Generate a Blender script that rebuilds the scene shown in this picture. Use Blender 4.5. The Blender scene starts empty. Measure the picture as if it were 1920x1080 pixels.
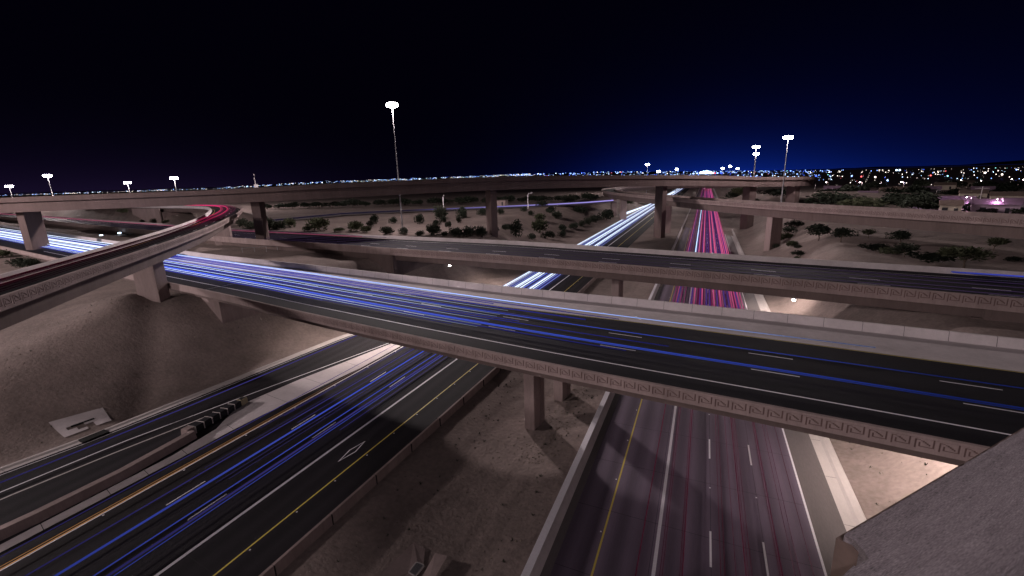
import bpy, math, random
from mathutils import Vector, Matrix
random.seed(7)
D = bpy.data
sc = bpy.context.scene
# ------------------------------------------------------------------ camera
FPX = 853.3; CZ = 26.0
RX = Vector((0.92330572, 0.06373474, -0.37874058))     # world x in photo axes (right, down, forward)
RY = Vector((0.382958, -0.22762394, 0.89528236))
RZ = Vector((-0.02914983, -0.97166106, -0.23457422))
def ray(px, py):
    d = Vector((px - 960, py - 540, FPX))
    return Vector((RX.dot(d), RY.dot(d), RZ.dot(d)))
def un(px, py, z):                       # photo pixel -> point on the level z
    d = ray(px, py); t = (z - CZ) / d.z
    return Vector((d.x * t, d.y * t, z))
def und(px, py, dist):                   # photo pixel -> point at a forward distance
    d = ray(px, py) * (dist / FPX)
    return Vector((d.x, d.y, CZ + d.z))
cam = D.cameras.new('camera'); camo = D.objects.new('camera', cam); sc.collection.objects.link(camo)
cam.sensor_width = 36; cam.lens = FPX / 1920 * 36; cam.clip_start = 0.05; cam.clip_end = 20000
right = Vector((RX[0], RY[0], RZ[0])); down = Vector((RX[1], RY[1], RZ[1])); fwd = Vector((RX[2], RY[2], RZ[2]))
M = Matrix((right, -down, -fwd)).transposed().to_4x4(); M.translation = Vector((0, 0, CZ))
camo.matrix_world = M
sc.camera = camo
# ------------------------------------------------------------------ view, world
sc.view_settings.view_transform = 'Standard'; sc.view_settings.look = 'None'
sc.view_settings.exposure = 0.0; sc.view_settings.gamma = 1
sc.cycles.use_denoising = True
sc.cycles.max_bounces = 4; sc.cycles.diffuse_bounces = 1; sc.cycles.glossy_bounces = 2
sc.cycles.sample_clamp_indirect = 3.0
W = D.worlds.new("World"); sc.world = W; W.use_nodes = True
nt = W.node_tree; nt.nodes.clear()
def N(t, typ, **k):
    n = t.nodes.new(typ)
    for a, b in k.items(): setattr(n, a, b)
    return n
def math_(t, op, a, b=None, c=None, clamp=False):
    n = N(t, 'ShaderNodeMath', operation=op); n.use_clamp = clamp
    for i, v in enumerate((a, b, c)):
        if v is None: continue
        if isinstance(v, (int, float)): n.inputs[i].default_value = v
        else: t.links.new(v, n.inputs[i])
    return n.outputs[0]
tc = N(nt, 'ShaderNodeTexCoord'); sep = N(nt, 'ShaderNodeSeparateXYZ'); nt.links.new(tc.outputs['Generated'], sep.inputs[0])
elev = math_(nt, 'MAXIMUM', sep.outputs[2], 0.0)
fall = math_(nt, 'POWER', 2.718, math_(nt, 'MULTIPLY', elev, -9.0))
low = math_(nt, 'POWER', 2.718, math_(nt, 'MULTIPLY', elev, -30.0))
azd = math_(nt, 'ADD', math_(nt, 'MULTIPLY', sep.outputs[0], 0.20), math_(nt, 'MULTIPLY', sep.outputs[1], 0.98))
azf = math_(nt, 'POWER', math_(nt, 'MAXIMUM', azd, 0.0), 9.0)
glow = math_(nt, 'ADD', math_(nt, 'MULTIPLY', fall, azf), math_(nt, 'MULTIPLY', math_(nt, 'MULTIPLY', low, azf), 0.8))
c1 = N(nt, 'ShaderNodeMix', data_type='RGBA'); c1.blend_type = 'MIX'
c1.inputs[6].default_value = (0.0005, 0.0003, 0.0022, 1); c1.inputs[7].default_value = (0.0012, 0.0048, 0.055, 1)
tight = math_(nt, 'MULTIPLY', math_(nt, 'POWER', math_(nt, 'MAXIMUM', math_(nt, 'ADD', math_(nt, 'MULTIPLY', sep.outputs[0], .02), math_(nt, 'MULTIPLY', sep.outputs[1], 1.0)), 0.0), 45.0), math_(nt, 'POWER', 2.718, math_(nt, 'MULTIPLY', elev, -26.0)))
nt.links.new(math_(nt, 'ADD', math_(nt, 'MULTIPLY', glow, 0.50), math_(nt, 'MULTIPLY', tight, 2.2)), c1.inputs[0]); c1.clamp_factor = False
# faint purple sky glow over the far left horizon
azl = math_(nt, 'POWER', math_(nt, 'MAXIMUM', math_(nt, 'ADD', math_(nt, 'MULTIPLY', sep.outputs[0], -0.93), math_(nt, 'MULTIPLY', sep.outputs[1], 0.36)), 0.0), 12.0)
gl2 = math_(nt, 'MULTIPLY', azl, math_(nt, 'POWER', 2.718, math_(nt, 'MULTIPLY', elev, -22.0)))
c2 = N(nt, 'ShaderNodeMix', data_type='RGBA'); c2.blend_type = 'ADD'; c2.inputs[0].default_value = 1
nt.links.new(c1.outputs[2], c2.inputs[6])
m3 = N(nt, 'ShaderNodeMix', data_type='RGBA'); m3.inputs[6].default_value = (0, 0, 0, 1); m3.inputs[7].default_value = (0.007, 0.004, 0.016, 1)
nt.links.new(gl2, m3.inputs[0]); nt.links.new(m3.outputs[2], c2.inputs[7])
bg = N(nt, 'ShaderNodeBackground'); nt.links.new(c2.outputs[2], bg.inputs[0]); bg.inputs[1].default_value = 1.0
wo = N(nt, 'ShaderNodeOutputWorld'); nt.links.new(bg.outputs[0], wo.inputs[0])
# added dim fill, no real moon behind it: the only sun lamp
sl = D.lights.new('fill_light', 'SUN'); sl.energy = 0.035; sl.angle = math.radians(0.5); sl.color = (1, 0.86, 0.84)
so = D.objects.new('fill_light', sl); sc.collection.objects.link(so); so.rotation_euler = (math.radians(35), 0, math.radians(-35))

# ------------------------------------------------------------------ helpers
def link(o, parent=None):
    sc.collection.objects.link(o)
    if parent: o.parent = parent
    return o
def tag(o, label=None, cat=None, group=None, kind=None):
    if label: o['label'] = label
    if cat: o['category'] = cat
    if group: o['group'] = group
    if kind: o['kind'] = kind
    return o
def empty(name, loc, label, cat, group=None, rz=0):
    o = D.objects.new(name, None); o.location = loc; o.rotation_euler = (0, 0, rz); o.empty_display_size = .3
    link(o); return tag(o, label, cat, group)
class MB:
    def __init__(s): s.v = []; s.f = []; s.m = []
    def quad(s, a, b, c, d, m=0):
        n = len(s.v); s.v += [tuple(a), tuple(b), tuple(c), tuple(d)]; s.f.append((n, n+1, n+2, n+3)); s.m.append(m)
    def box(s, c, size, rz=0, m=0, taper=1.0):
        n = len(s.v); hx, hy, hz = size[0]/2, size[1]/2, size[2]/2; ca, sa = math.cos(rz), math.sin(rz)
        for z, k in ((-hz, 1.0), (hz, taper)):
            for x, y in ((-hx, -hy), (hx, -hy), (hx, hy), (-hx, hy)):
                x *= k; y *= k
                s.v.append((c[0]+x*ca-y*sa, c[1]+x*sa+y*ca, c[2]+z))
        for f in ((0, 3, 2, 1), (4, 5, 6, 7), (0, 1, 5, 4), (1, 2, 6, 5), (2, 3, 7, 6), (3, 0, 4, 7)):
            s.f.append(tuple(n+i for i in f)); s.m.append(m)
    def obox(s, o, ux, uy, uz, m=0):            # box from a corner and three edge vectors
        n = len(s.v); o = Vector(o); ux, uy, uz = Vector(ux), Vector(uy), Vector(uz)
        for p in (o, o+ux, o+ux+uy, o+uy, o+uz, o+ux+uz, o+ux+uy+uz, o+uy+uz): s.v.append(tuple(p))
        for f in ((0, 3, 2, 1), (4, 5, 6, 7), (0, 1, 5, 4), (1, 2, 6, 5), (2, 3, 7, 6), (3, 0, 4, 7)):
            s.f.append(tuple(n+i for i in f)); s.m.append(m)
    def loft(s, rings, m=0, caps=True):
        n = len(s.v); k = len(rings[0])
        for r in rings:
            for p in r: s.v.append(tuple(p))
        for i in range(len(rings)-1):
            for j in range(k):
                a = n+i*k+j; b = n+i*k+(j+1) % k
                s.f.append((a, b, b+k, a+k)); s.m.append(m)
        if caps:
            s.f.append(tuple(n+j for j in range(k))[::-1]); s.m.append(m)
            s.f.append(tuple(n+(len(rings)-1)*k+j for j in range(k))); s.m.append(m)
    def tube(s, pts, r, seg=6, m=0, caps=True):
        pts = [Vector(p) for p in pts]; rings = []
        rr = r if isinstance(r, (list, tuple)) else [r]*len(pts)
        for i, p in enumerate(pts):
            t = (pts[min(i+1, len(pts)-1)] - pts[max(i-1, 0)]).normalized()
            up = Vector((0, 0, 1)) if abs(t.z) < .9 else Vector((1, 0, 0))
            a = t.cross(up).normalized(); b = a.cross(t)
            rings.append([p + (a*math.cos(2*math.pi*j/seg) + b*math.sin(2*math.pi*j/seg))*rr[i] for j in range(seg)])
        s.loft(rings, m, caps)
    def ball(s, c, r, seg=8, rings=5, m=0, sz=1.0):
        n = len(s.v); c = Vector(c)
        s.v.append((c.x, c.y, c.z+r*sz))
        for i in range(1, rings):
            th = math.pi*i/rings
            for j in range(seg):
                ph = 2*math.pi*j/seg
                s.v.append((c.x+r*math.sin(th)*math.cos(ph), c.y+r*math.sin(th)*math.sin(ph), c.z+r*sz*math.cos(th)))
        s.v.append((c.x, c.y, c.z-r*sz)); e = len(s.v)-1
        for j in range(seg):
            s.f.append((n, n+1+j, n+1+(j+1) % seg)); s.m.append(m)
            b = n+1+(rings-2)*seg
            s.f.append((e, b+(j+1) % seg, b+j)); s.m.append(m)
        for i in range(rings-2):
            for j in range(seg):
                a = n+1+i*seg+j; b = n+1+i*seg+(j+1) % seg
                s.f.append((a, a+seg, b+seg, b)); s.m.append(m)
    def build(s, name, mats, parent=None, smooth=False, bevel=0):
        me = D.meshes.new(name); me.from_pydata(s.v, [], s.f)
        if not isinstance(mats, (list, tuple)): mats = [mats]
        for m in mats: me.materials.append(m)
        me.polygons.foreach_set('material_index', s.m)
        if smooth: me.polygons.foreach_set('use_smooth', [True]*len(s.f))
        me.update()
        o = D.objects.new(name, me); link(o, parent)
        if parent and parent.type == 'EMPTY' and any(abs(v) > 1e-6 for v in list(parent.location)+list(parent.rotation_euler)):
            pass
        if bevel:
            b = o.modifiers.new('b', 'BEVEL'); b.width = bevel; b.segments = 2; b.limit_method = 'ANGLE'
        return o
def split(mb, name, m, parent, k=4, kf=1):          # every k vertices / kf faces is a piece of its own
    out = []
    for i in range(len(mb.v)//k):
        q_ = MB(); q_.v = mb.v[i*k:(i+1)*k]; q_.f = [tuple(a-i*k for a in f) for f in mb.f[i*kf:(i+1)*kf]]; q_.m = mb.m[i*kf:(i+1)*kf]
        out.append(q_.build(name, m, parent))
    return out
def wparent(o, p):
    if isinstance(o, list):
        for a in o: wparent(a, p)
        return o
    return wparent1(o, p)
def wparent1(o, p):                     # geometry built in world space under a thing that has a place of its own
    m = Matrix.Translation(p.location) @ p.rotation_euler.to_matrix().to_4x4()
    o.parent = p; o.matrix_parent_inverse = m.inverted(); return o

# ------------------------------------------------------------------ materials
def mat(name, col, rough=.85, scale=3.0, amt=.25, bump=.0, bscale=30, bd=.1, spec=.3, scale2=.25, amt2=.15, stretch=None, metal=0, coord='Object', speck=0, lane=None):
    m = D.materials.new(name); m.use_nodes = True; t = m.node_tree; b = t.nodes['Principled BSDF']
    b.inputs['Roughness'].default_value = rough; b.inputs['Specular IOR Level'].default_value = spec; b.inputs['Metallic'].default_value = metal
    co = N(t, 'ShaderNodeTexCoord').outputs[coord]
    if stretch:
        mp = N(t, 'ShaderNodeMapping'); mp.inputs['Scale'].default_value = stretch[:3]
        if len(stretch) > 3: mp.inputs['Rotation'].default_value = (0, 0, stretch[3])
        t.links.new(co, mp.inputs[0]); co = mp.outputs[0]
    n1 = N(t, 'ShaderNodeTexNoise'); n1.inputs['Scale'].default_value = scale; n1.inputs['Detail'].default_value = 8; n1.inputs['Roughness'].default_value = .65; t.links.new(co, n1.inputs[0])
    n2 = N(t, 'ShaderNodeTexNoise'); n2.inputs['Scale'].default_value = scale2; n2.inputs['Detail'].default_value = 5; t.links.new(co, n2.inputs[0])
    v = math_(t, 'ADD', math_(t, 'MULTIPLY', math_(t, 'SUBTRACT', n1.outputs[0], .5), amt*4), math_(t, 'MULTIPLY', math_(t, 'SUBTRACT', n2.outputs[0], .5), amt2*4))
    if speck:
        n4 = N(t, 'ShaderNodeTexNoise'); n4.inputs['Scale'].default_value = scale*7; n4.inputs['Detail'].default_value = 2; t.links.new(co, n4.inputs[0])
        v = math_(t, 'ADD', v, math_(t, 'MULTIPLY', math_(t, 'SUBTRACT', n4.outputs[0], .5), speck*4))
    if lane:                                 # wheel paths worn into each lane: (axis, half lane width, offset, amount)
        gp_ = N(t, 'ShaderNodeNewGeometry'); s_ = N(t, 'ShaderNodeSeparateXYZ'); t.links.new(gp_.outputs['Position'], s_.inputs[0])
        cw = math_(t, 'COSINE', math_(t, 'MULTIPLY', math_(t, 'SUBTRACT', s_.outputs[lane[0]], lane[2]), 2*math.pi/lane[1]))
        v = math_(t, 'ADD', v, math_(t, 'MULTIPLY', math_(t, 'MULTIPLY', cw, n2.outputs[0]), lane[3]))
    v = math_(t, 'MAXIMUM', math_(t, 'ADD', v, 1.0), .15)
    mx = N(t, 'ShaderNodeVectorMath', operation='SCALE'); mx.inputs[0].default_value = col[:3]; t.links.new(v, mx.inputs['Scale'])
    t.links.new(mx.outputs[0], b.inputs['Base Color'])
    if bump:
        n3 = N(t, 'ShaderNodeTexNoise'); n3.inputs['Scale'].default_value = bscale; n3.inputs['Detail'].default_value = 6; t.links.new(co, n3.inputs[0])
        bp = N(t, 'ShaderNodeBump'); bp.inputs['Strength'].default_value = bump; bp.inputs['Distance'].default_value = bd
        t.links.new(n3.outputs[0], bp.inputs['Height']); t.links.new(bp.outputs[0], b.inputs['Normal'])
    return m
def emis(name, col, strength, axis=None, sample=True):
    m = D.materials.new(name); m.use_nodes = True; t = m.node_tree; t.nodes.clear()
    e = N(t, 'ShaderNodeEmission'); e.inputs[0].default_value = (*col, 1); e.inputs[1].default_value = strength
    if axis:                                 # brightness painted along the road in place of beam direction: (axis, from, to, low, high)
        g = N(t, 'ShaderNodeNewGeometry'); sp = N(t, 'ShaderNodeSeparateXYZ'); t.links.new(g.outputs['Position'], sp.inputs[0])
        mr = N(t, 'ShaderNodeMapRange'); mr.inputs[1].default_value = axis[1]; mr.inputs[2].default_value = axis[2]
        mr.inputs[3].default_value = axis[3]*strength; mr.inputs[4].default_value = axis[4]*strength
        t.links.new(sp.outputs[axis[0]], mr.inputs[0]); t.links.new(mr.outputs[0], e.inputs[1])
    o = N(t, 'ShaderNodeOutputMaterial'); t.links.new(e.outputs[0], o.inputs[0])
    if not sample: m.cycles.emission_sampling = 'NONE'
    return m
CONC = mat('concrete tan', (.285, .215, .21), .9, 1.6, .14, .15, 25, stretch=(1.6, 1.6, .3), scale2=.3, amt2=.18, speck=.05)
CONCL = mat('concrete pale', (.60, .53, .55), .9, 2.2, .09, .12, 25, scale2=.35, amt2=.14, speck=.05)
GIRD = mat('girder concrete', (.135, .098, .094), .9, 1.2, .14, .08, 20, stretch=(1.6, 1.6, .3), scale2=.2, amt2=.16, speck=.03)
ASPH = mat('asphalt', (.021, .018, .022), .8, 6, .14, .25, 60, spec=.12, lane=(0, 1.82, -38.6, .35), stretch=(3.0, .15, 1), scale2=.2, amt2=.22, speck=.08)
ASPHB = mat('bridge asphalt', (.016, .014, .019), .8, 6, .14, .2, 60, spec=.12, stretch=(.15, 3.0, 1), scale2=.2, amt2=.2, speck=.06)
ASPHR = mat('freeway asphalt', (.150, .112, .160), .7, 6, .12, .25, 60, spec=.25, lane=(0, 1.78, 1.96, .45), stretch=(3.0, .12, 1), scale2=.22, amt2=.22, speck=.08)  # paler than the other asphalt: headlight glow painted into the colour
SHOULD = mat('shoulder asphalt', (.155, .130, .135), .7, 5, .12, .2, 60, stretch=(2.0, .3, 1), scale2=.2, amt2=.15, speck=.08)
DIRT = mat('desert ground', (.250, .196, .184), .95, .35, .20, .8, 3.0, spec=.1, scale2=.06, amt2=.24, speck=.15)
GROOVE = mat('shaded groove', (.15, .095, .09), .95, 4, .1, 0)  # shade inside the relief grooves painted as a darker brown
GUTT = mat('gutter concrete', (.55, .49, .49), .85, 3, .07, .1, 30, stretch=(1, .3, 1), amt2=.1, speck=.04)
WHITE = mat('white road paint', (.84, .79, .86), .6, 8, .10, 0, amt2=.05)
YELL = mat('yellow road paint', (.70, .55, .12), .6, 8, .12, 0, amt2=.05)
STEEL = mat('galvanised steel', (.42, .41, .44), .45, 3, .06, 0, metal=.7)
DARK = mat('dark rubber', (.018, .018, .024), .5, 6, .1, 0)
BLACKM = mat('black gap', (.004, .004, .004), .9, 6, .1, 0)
BEIGE = mat('beige plastic', (.42, .36, .24), .6, 5, .1, 0)
JOINT = mat('joint sealant', (.02, .018, .02), .8, 5, .1, 0)
LEAF = [mat('leaf dark', (.020, .026, .017), .8, 3, .25, 0), mat('leaf olive', (.058, .064, .036), .8, 3, .25, 0), mat('leaf dusty', (.034, .038, .027), .8, 3, .25, 0)]
BARK = mat('bark', (.11, .08, .065), .9, 6, .2, 0)
SLAB = mat('brushed slab concrete', (.128, .109, .117), .9, 13, .34, .9, 20, bd=.004, stretch=(1, 9, 9, 0), scale2=1.3, amt2=.2, speck=.5, spec=.15)
EDGE = mat('formed slab edge', (.085, .058, .050), .9, 20, .2, .3, 60, bd=.003)
GIRDF = mat('shaded flyover concrete', (.115, .080, .078), .9, 1.2, .14, .08, 20, stretch=(1.6, 1.6, .3), scale2=.2, amt2=.16, speck=.03)  # darker girder concrete: the flyover's dimmer light painted into the colour
ROCK = mat('loose stones', (.27, .215, .18), .9, 5, .15, 0)

# ------------------------------------------------------------------ terrain
def sm(a, b, x):
    t = max(0., min(1., (x-a)/(b-a))); return t*t*(3-2*t)
def lerp(a, b, t): return a + (b-a)*t
def toeL(y):
    if y < 60: return -61.9 + (max(y, 0)-16.5)*.11
    return lerp(-57.2, -49.0, sm(62, 100, y))
def wob(x, y):
    return (math.sin(x*.11+1.3)*math.cos(y*.083+.4)+.5*math.sin(x*.23+y*.19)+.25*math.sin(x*.61-y*.47))
def ter(x, y):
    nat = lerp(9.3, 1.0, sm(420, 900, y))
    if x < -200: nat = 9.3 if y < 420 else nat
    if x < -40: nat = lerp(2.6, nat, sm(4, 41, y+.10*(x+80)))
    base = -.06
    tl = toeL(y); tr = 12.9
    wl = lerp(18., 34., sm(110, 200, y)); wr = lerp(14.5, 24., sm(105, 160, y))
    if x < tl:
        z = base + (nat-base)*sm(0, 1, ((tl-x)/wl)) if (tl-x) < wl else nat
        if tl-x > 3: z += .22*wob(x, y)*min(1, (tl-x-3)/8)
    elif x > tr:
        z = base + (nat-base)*sm(0, 1, ((x-tr)/wr)) if (x-tr) < wr else nat
        if x-tr > 3: z += .25*wob(x, y)*min(1, (x-tr-3)/8)
    else:
        z = base
        if -24.2 < x < -10.2:
            u = (x+17.2)/7.0; z = base - .75*max(0, 1-u*u)**1.2 + .05*wob(x*3, y*3)
            if y > 125: z = base + .25*max(0, 1-u*u)
    # raised bank carrying the far ramp on the left
    fy = 117.5+(-193-x)*.186
    k = sm(-205, -232, x)*sm(fy+1, fy+9, y)*(1-sm(fy+34, fy+60, y))*(1-sm(-420, -520, x))
    if k > 0: z = lerp(z, 17.6, k)
    z += 1.5*math.exp(-(((x+78)/5.5)**2+((y-38)/5)**2))
    # stony swale running down the left slope, wheel ruts in the median
    if -90 < x < -56 and 20 < y < 50:
        t_ = max(0, min(1, ((x+81.5)*24.2+(y-44.5)*-18.8)/(24.2**2+18.8**2))); d_ = math.hypot(x-(-81.5+24.2*t_), y-(44.5-18.8*t_))
        z -= .95*math.exp(-(d_/1.6)**2)*sm(0, .12, t_)*(1-sm(.85, 1, t_))
    if -24 < x < -10 and y < 130:
        for xr in (-13.4+.6*math.sin(y*.05), -15.2+.6*math.sin(y*.05), -20.5+.5*math.sin(y*.07+1)):
            z -= .07*math.exp(-((x-xr)/.28)**2)
        z += .035*math.sin(x*2.1+y*.9)*math.sin(y*1.7-x*.6)
    # bank inside the loop ramp on the far side
    k2 = math.exp(-(((x+60)/13)**2+((y-385)/32)**2))
    if y > 250: z += 5*k2*sm(-46, -54, x)
    k3 = math.exp(-(((x-75)/45)**2+((y-300)/60)**2)); z += 4.5*k3
    return z
def coords(spec):
    out = []
    for a, b, st in spec:
        n = max(1, round((b-a)/st)); out += [a+(b-a)*i/n for i in range(n)]
    out.append(spec[-1][1]); return out
xs = coords([(-9000, -2000, 1400), (-2000, -600, 150), (-600, -260, 17), (-260, -105, 5), (-105, -55, 1.1), (-55, -40, 2), (-40, -26, 3.5), (-26, -9, .4), (-9, 12.9, 5.5), (12.9, 60, 1.5), (60, 160, 5), (160, 600, 30), (600, 2000, 200), (2000, 9000, 1400)])
ys = coords([(-300, -40, 40), (-40, 8, 6), (8, 60, 1.0), (60, 130, 1.7), (130, 260, 4), (260, 460, 9), (460, 1000, 40), (1000, 3000, 200), (3000, 12000, 1500)])
me = D.meshes.new('ground')
nx, ny = len(xs), len(ys)
me.from_pydata([(x, y, ter(x, y)) for y in ys for x in xs], [], [(j*nx+i, j*nx+i+1, (j+1)*nx+i+1, (j+1)*nx+i) for j in range(ny-1) for i in range(nx-1)])
me.materials.append(DIRT); me.polygons.foreach_set('use_smooth', [True]*len(me.polygons))
g = link(D.objects.new('ground', me)); tag(g, kind='structure')

# ------------------------------------------------------------------ freeway at the bottom
def shx(y): return .018*(min(y, 60)-20)
def strip(mb, x0, x1, y0, y1, z, step=12, shear=False, m=0, x0b=None, x1b=None):
    n = max(1, int((y1-y0)/step))
    for i in range(n):
        a = y0+(y1-y0)*i/n; b = y0+(y1-y0)*(i+1)/n
        if x0b is None: xa0 = xa1 = x0; xb0 = xb1 = x1
        else:
            xa0 = lerp(x0, x0b, i/n); xa1 = lerp(x0, x0b, (i+1)/n); xb0 = lerp(x1, x1b, i/n); xb1 = lerp(x1, x1b, (i+1)/n)
        sa, sb = (shx(a), shx(b)) if shear else (0, 0)
        mb.quad((xa0+sa, a, z), (xb0+sa, a, z), (xb1+sb, b, z), (xa1+sb, b, z), m)
YE = 1500
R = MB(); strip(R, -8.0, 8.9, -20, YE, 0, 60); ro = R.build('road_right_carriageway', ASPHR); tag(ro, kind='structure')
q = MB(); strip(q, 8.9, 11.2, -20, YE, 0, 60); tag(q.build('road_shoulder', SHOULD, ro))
q = MB(); strip(q, -8.62, -8.0, -20, 110, .0, 60); q.build('gutter', SHOULD, ro)
def dashes(x, y0, per, ln, ymax, w=.13, shear=False):
    q = MB(); y = y0
    while y < ymax:
        s = shx(y) if shear else 0; q.quad((x-w/2+s, y, .004), (x+w/2+s, y, .004), (x+w/2+s, y+ln, .004), (x-w/2+s, y+ln, .004)); y += per
    return q
q = MB(); strip(q, -5.46, -5.32, -20, YE, .004, 60); q.build('edge_line', YELL, ro)
q = MB(); strip(q, -1.70, -1.46, -20, YE, .004, 60); q.build('lane_line', WHITE, ro)
q = MB(); strip(q, 8.86, 9.02, -20, YE, .008, 60); q.build('edge_line', WHITE, ro)
for k in (-2, -1): pass
split(dashes(1.96, 28.3-13*3, 13.05, 3.45, 330, .14), 'lane_line', WHITE, ro)
split(dashes(5.45, 28.5-13*3, 13.05, 3.45, 330, .14), 'lane_line', WHITE, ro)
q = MB()
for k in range(16):
    for xx in (1.96, 5.45): q.box((xx, 37-26+13.05*k, .012), (.11, .11, .02))
    q.box((-5.62, 29+6.5*k-26, .012), (.11, .11, .02))
split(q, 'reflective_marker', WHITE, ro, 8, 6)
q = MB()
for y in (25, 31.5, 38, 45, 58, 71): q.quad((-8, y, .003), (8.8, y-.6, .003), (8.8, y-.57, .003), (-8, y+.03, .003))
for x in (1.98, -1.9, 5.47): strip(q, x-.012, x+.012, 10, 160, .003, 40)
split(q, 'pavement_joint', JOINT, ro)
# gutter and rolled kerb along the right shoulder
q = MB()
ypts = coords([(-20, 60, 4), (60, 200, 10), (200, YE, 100)])
q.loft([[(11.2, y, -.3), (11.2, y, .006), (12.0, y, .0), (12.25, y, .12), (12.75, y, .14), (12.9, y, .0), (12.9, y, -.3)] for y in ypts])
gk = q.build('kerb', GUTT); tag(gk, kind='structure')
q = MB()
for k in range(14):
    y = 30+6.1*k; q.box((11.72, y, .004), (1.0, .025, .01))
split(q, 'kerb_joint', JOINT, gk, 8, 6)
# low barrier with a pale top on the left of the right carriageway
q = MB()
q.loft([[(-9.75, y, -.3), (-9.62, y, .45), (-9.52, y, .81), (-8.98, y, .81), (-8.86, y, .45), (-8.62, y, .02), (-8.62, y, -.3)] for y in coords([(-20, 118, 5)])])
ba = q.build('concrete_barrier', CONCL); tag(ba, 'long pale barrier with a white top along the left of the right carriageway', 'barrier')
q = MB(); strip(q, -9.52, -8.98, -20, 118, .815, 20); q.build('painted_top', WHITE, ba)
q = MB()
q.loft([[(-9.6, y, -.3), (-9.5, y, .72), (-9.2, y, .72), (-8.9, y, .05), (-8.9, y, -.3)] for y in coords([(118, 900, 40)])])
tag(q.build('concrete_barrier', CONCL), 'distant pale concrete barrier on the far stretch of the right carriageway', 'barrier')

# left carriageway (the gore, ramp and shoulder are its parts)
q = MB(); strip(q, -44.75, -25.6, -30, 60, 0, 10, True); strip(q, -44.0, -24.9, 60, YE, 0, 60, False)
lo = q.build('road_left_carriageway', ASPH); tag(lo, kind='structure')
q = MB(); strip(q, -44.37, -44.22, -30, 60, .004, 10, True); strip(q, -43.65, -43.5, 60, YE, .004, 60); q.build('edge_line', WHITE, lo)
q = MB(); strip(q, -33.42, -33.14, -30, 60, .004, 10, True); strip(q, -32.7, -32.42, 60, YE, .004, 60); q.build('lane_line', WHITE, lo)
q = MB(); strip(q, -29.56, -29.42, -30, 60, .004, 10, True); strip(q, -28.84, -28.7, 60, YE, .004, 60); q.build('edge_line', YELL, lo)
split(dashes(-40.35, 19.8-13*3, 12.75, 3.35, 58, .13, True), 'lane_line', WHITE, lo)
split(dashes(-36.80, 19.3-13*3, 12.75, 3.35, 58, .13, True), 'lane_line', WHITE, lo)
split(dashes(-39.65, 60, 12.75, 3.35, 300, .13), 'lane_line', WHITE, lo)
split(dashes(-36.10, 60, 12.75, 3.35, 300, .13), 'lane_line', WHITE, lo)
q = MB()                                   # carpool diamond
dp = [(-30.95, 28.9), (-31.3, 30.9), (-30.85, 32.8), (-30.45, 30.9)]
cx, cy = -30.88, 30.9
for i in range(4):
    a, b = dp[i], dp[(i+1) % 4]; k = .72
    ai = (cx+(a[0]-cx)*k, cy+(a[1]-cy)*(k+.12)); bi = (cx+(b[0]-cx)*k, cy+(b[1]-cy)*(k+.12))
    q.quad((a[0], a[1], .004), (b[0], b[1], .004), (bi[0], bi[1], .004), (ai[0], ai[1], .004))
q.build('diamond_marking', WHITE, lo)
q = MB()
for y in (17.5, 23, 29, 35, 48): q.quad((-44, y, .003), (-26, y-2.2, .003), (-26, y-2.17, .003), (-44, y+.03, .003))
split(q, 'pavement_joint', JOINT, lo)
q = MB()
for k in range(24): q.box((-29.2+shx(14+4.2*k), 14+4.2*k, .012), (.11, .11, .02)); q.box((-44.0+shx(10+6.4*k), 10+6.4*k, .012), (.13, .13, .03))
split(q, 'reflective_marker', WHITE, lo, 8, 6)
# ramp beside it
def poly(mb, pts, z):
    n = len(mb.v); mb.v += [(p[0], p[1], z) for p in pts]; mb.f.append(tuple(range(n, n+len(pts)))); mb.m.append(0)
q = MB()
L1 = [(-58.5, 4), (-56.6, 14.7), (-55.4, 23.7), (-52.2, 37.1), (-47.2, 56.5), (-45.2, 66), (-43.9, 75)]
KB = [(-64.8, -8), (-61.8, 14.5), (-60.25, 22.6), (-59.0, 35.9), (-57.1, 57.6), (-52, 75), (-48.9, 100)]
def interp(tab, y, i=0):
    for a, b in zip(tab[:-1], tab[1:]):
        if y <= b[1]: 
            t = (y-a[1])/(b[1]-a[1]); return a[0]+(b[0]-a[0])*max(-1, t)
    return tab[-1][0]
for i in range(60):
    a = -20+2.0*i; b = a+2.0
    q.quad((interp(KB, a)+.95, a, -.004), (-44.9+shx(a) if a < 60 else -43.9, a, -.004), (-44.9+shx(b) if b < 60 else -43.9, b, -.004), (interp(KB, b)+.95, b, -.004))
rp = q.build('road_ramp', ASPH); tag(rp, kind='structure')
q = MB()
for i in range(55):
    a = -20+1.7*i; b = a+1.7
    q.quad((interp(L1, a)-.09, a, .002), (interp(L1, a)+.09, a, .002), (interp(L1, b)+.09, b, .002), (interp(L1, b)-.09, b, .002))
    q.quad((interp(KB, a)+1.35, a, .002), (interp(KB, a)+1.45, a, .002), (interp(KB, b)+1.45, b, .002), (interp(KB, b)+1.35, b, .002))
q.build('edge_line', WHITE, rp)
L2 = [(-55.5, 8), (-55.2, 14.4), (-53.9, 22.0), (-52.7, 27.6), (-51.2, 35.0)]
q = MB()
for i in range(16):
    a = 6+1.8*i; b = a+1.8
    q.quad((interp(L2, a)-.11, a, .002), (interp(L2, a)+.11, a, .002), (interp(L2, b)+.11, b, .002), (interp(L2, b)-.11, b, .002))
q.build('gore_line', GUTT, rp)
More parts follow.
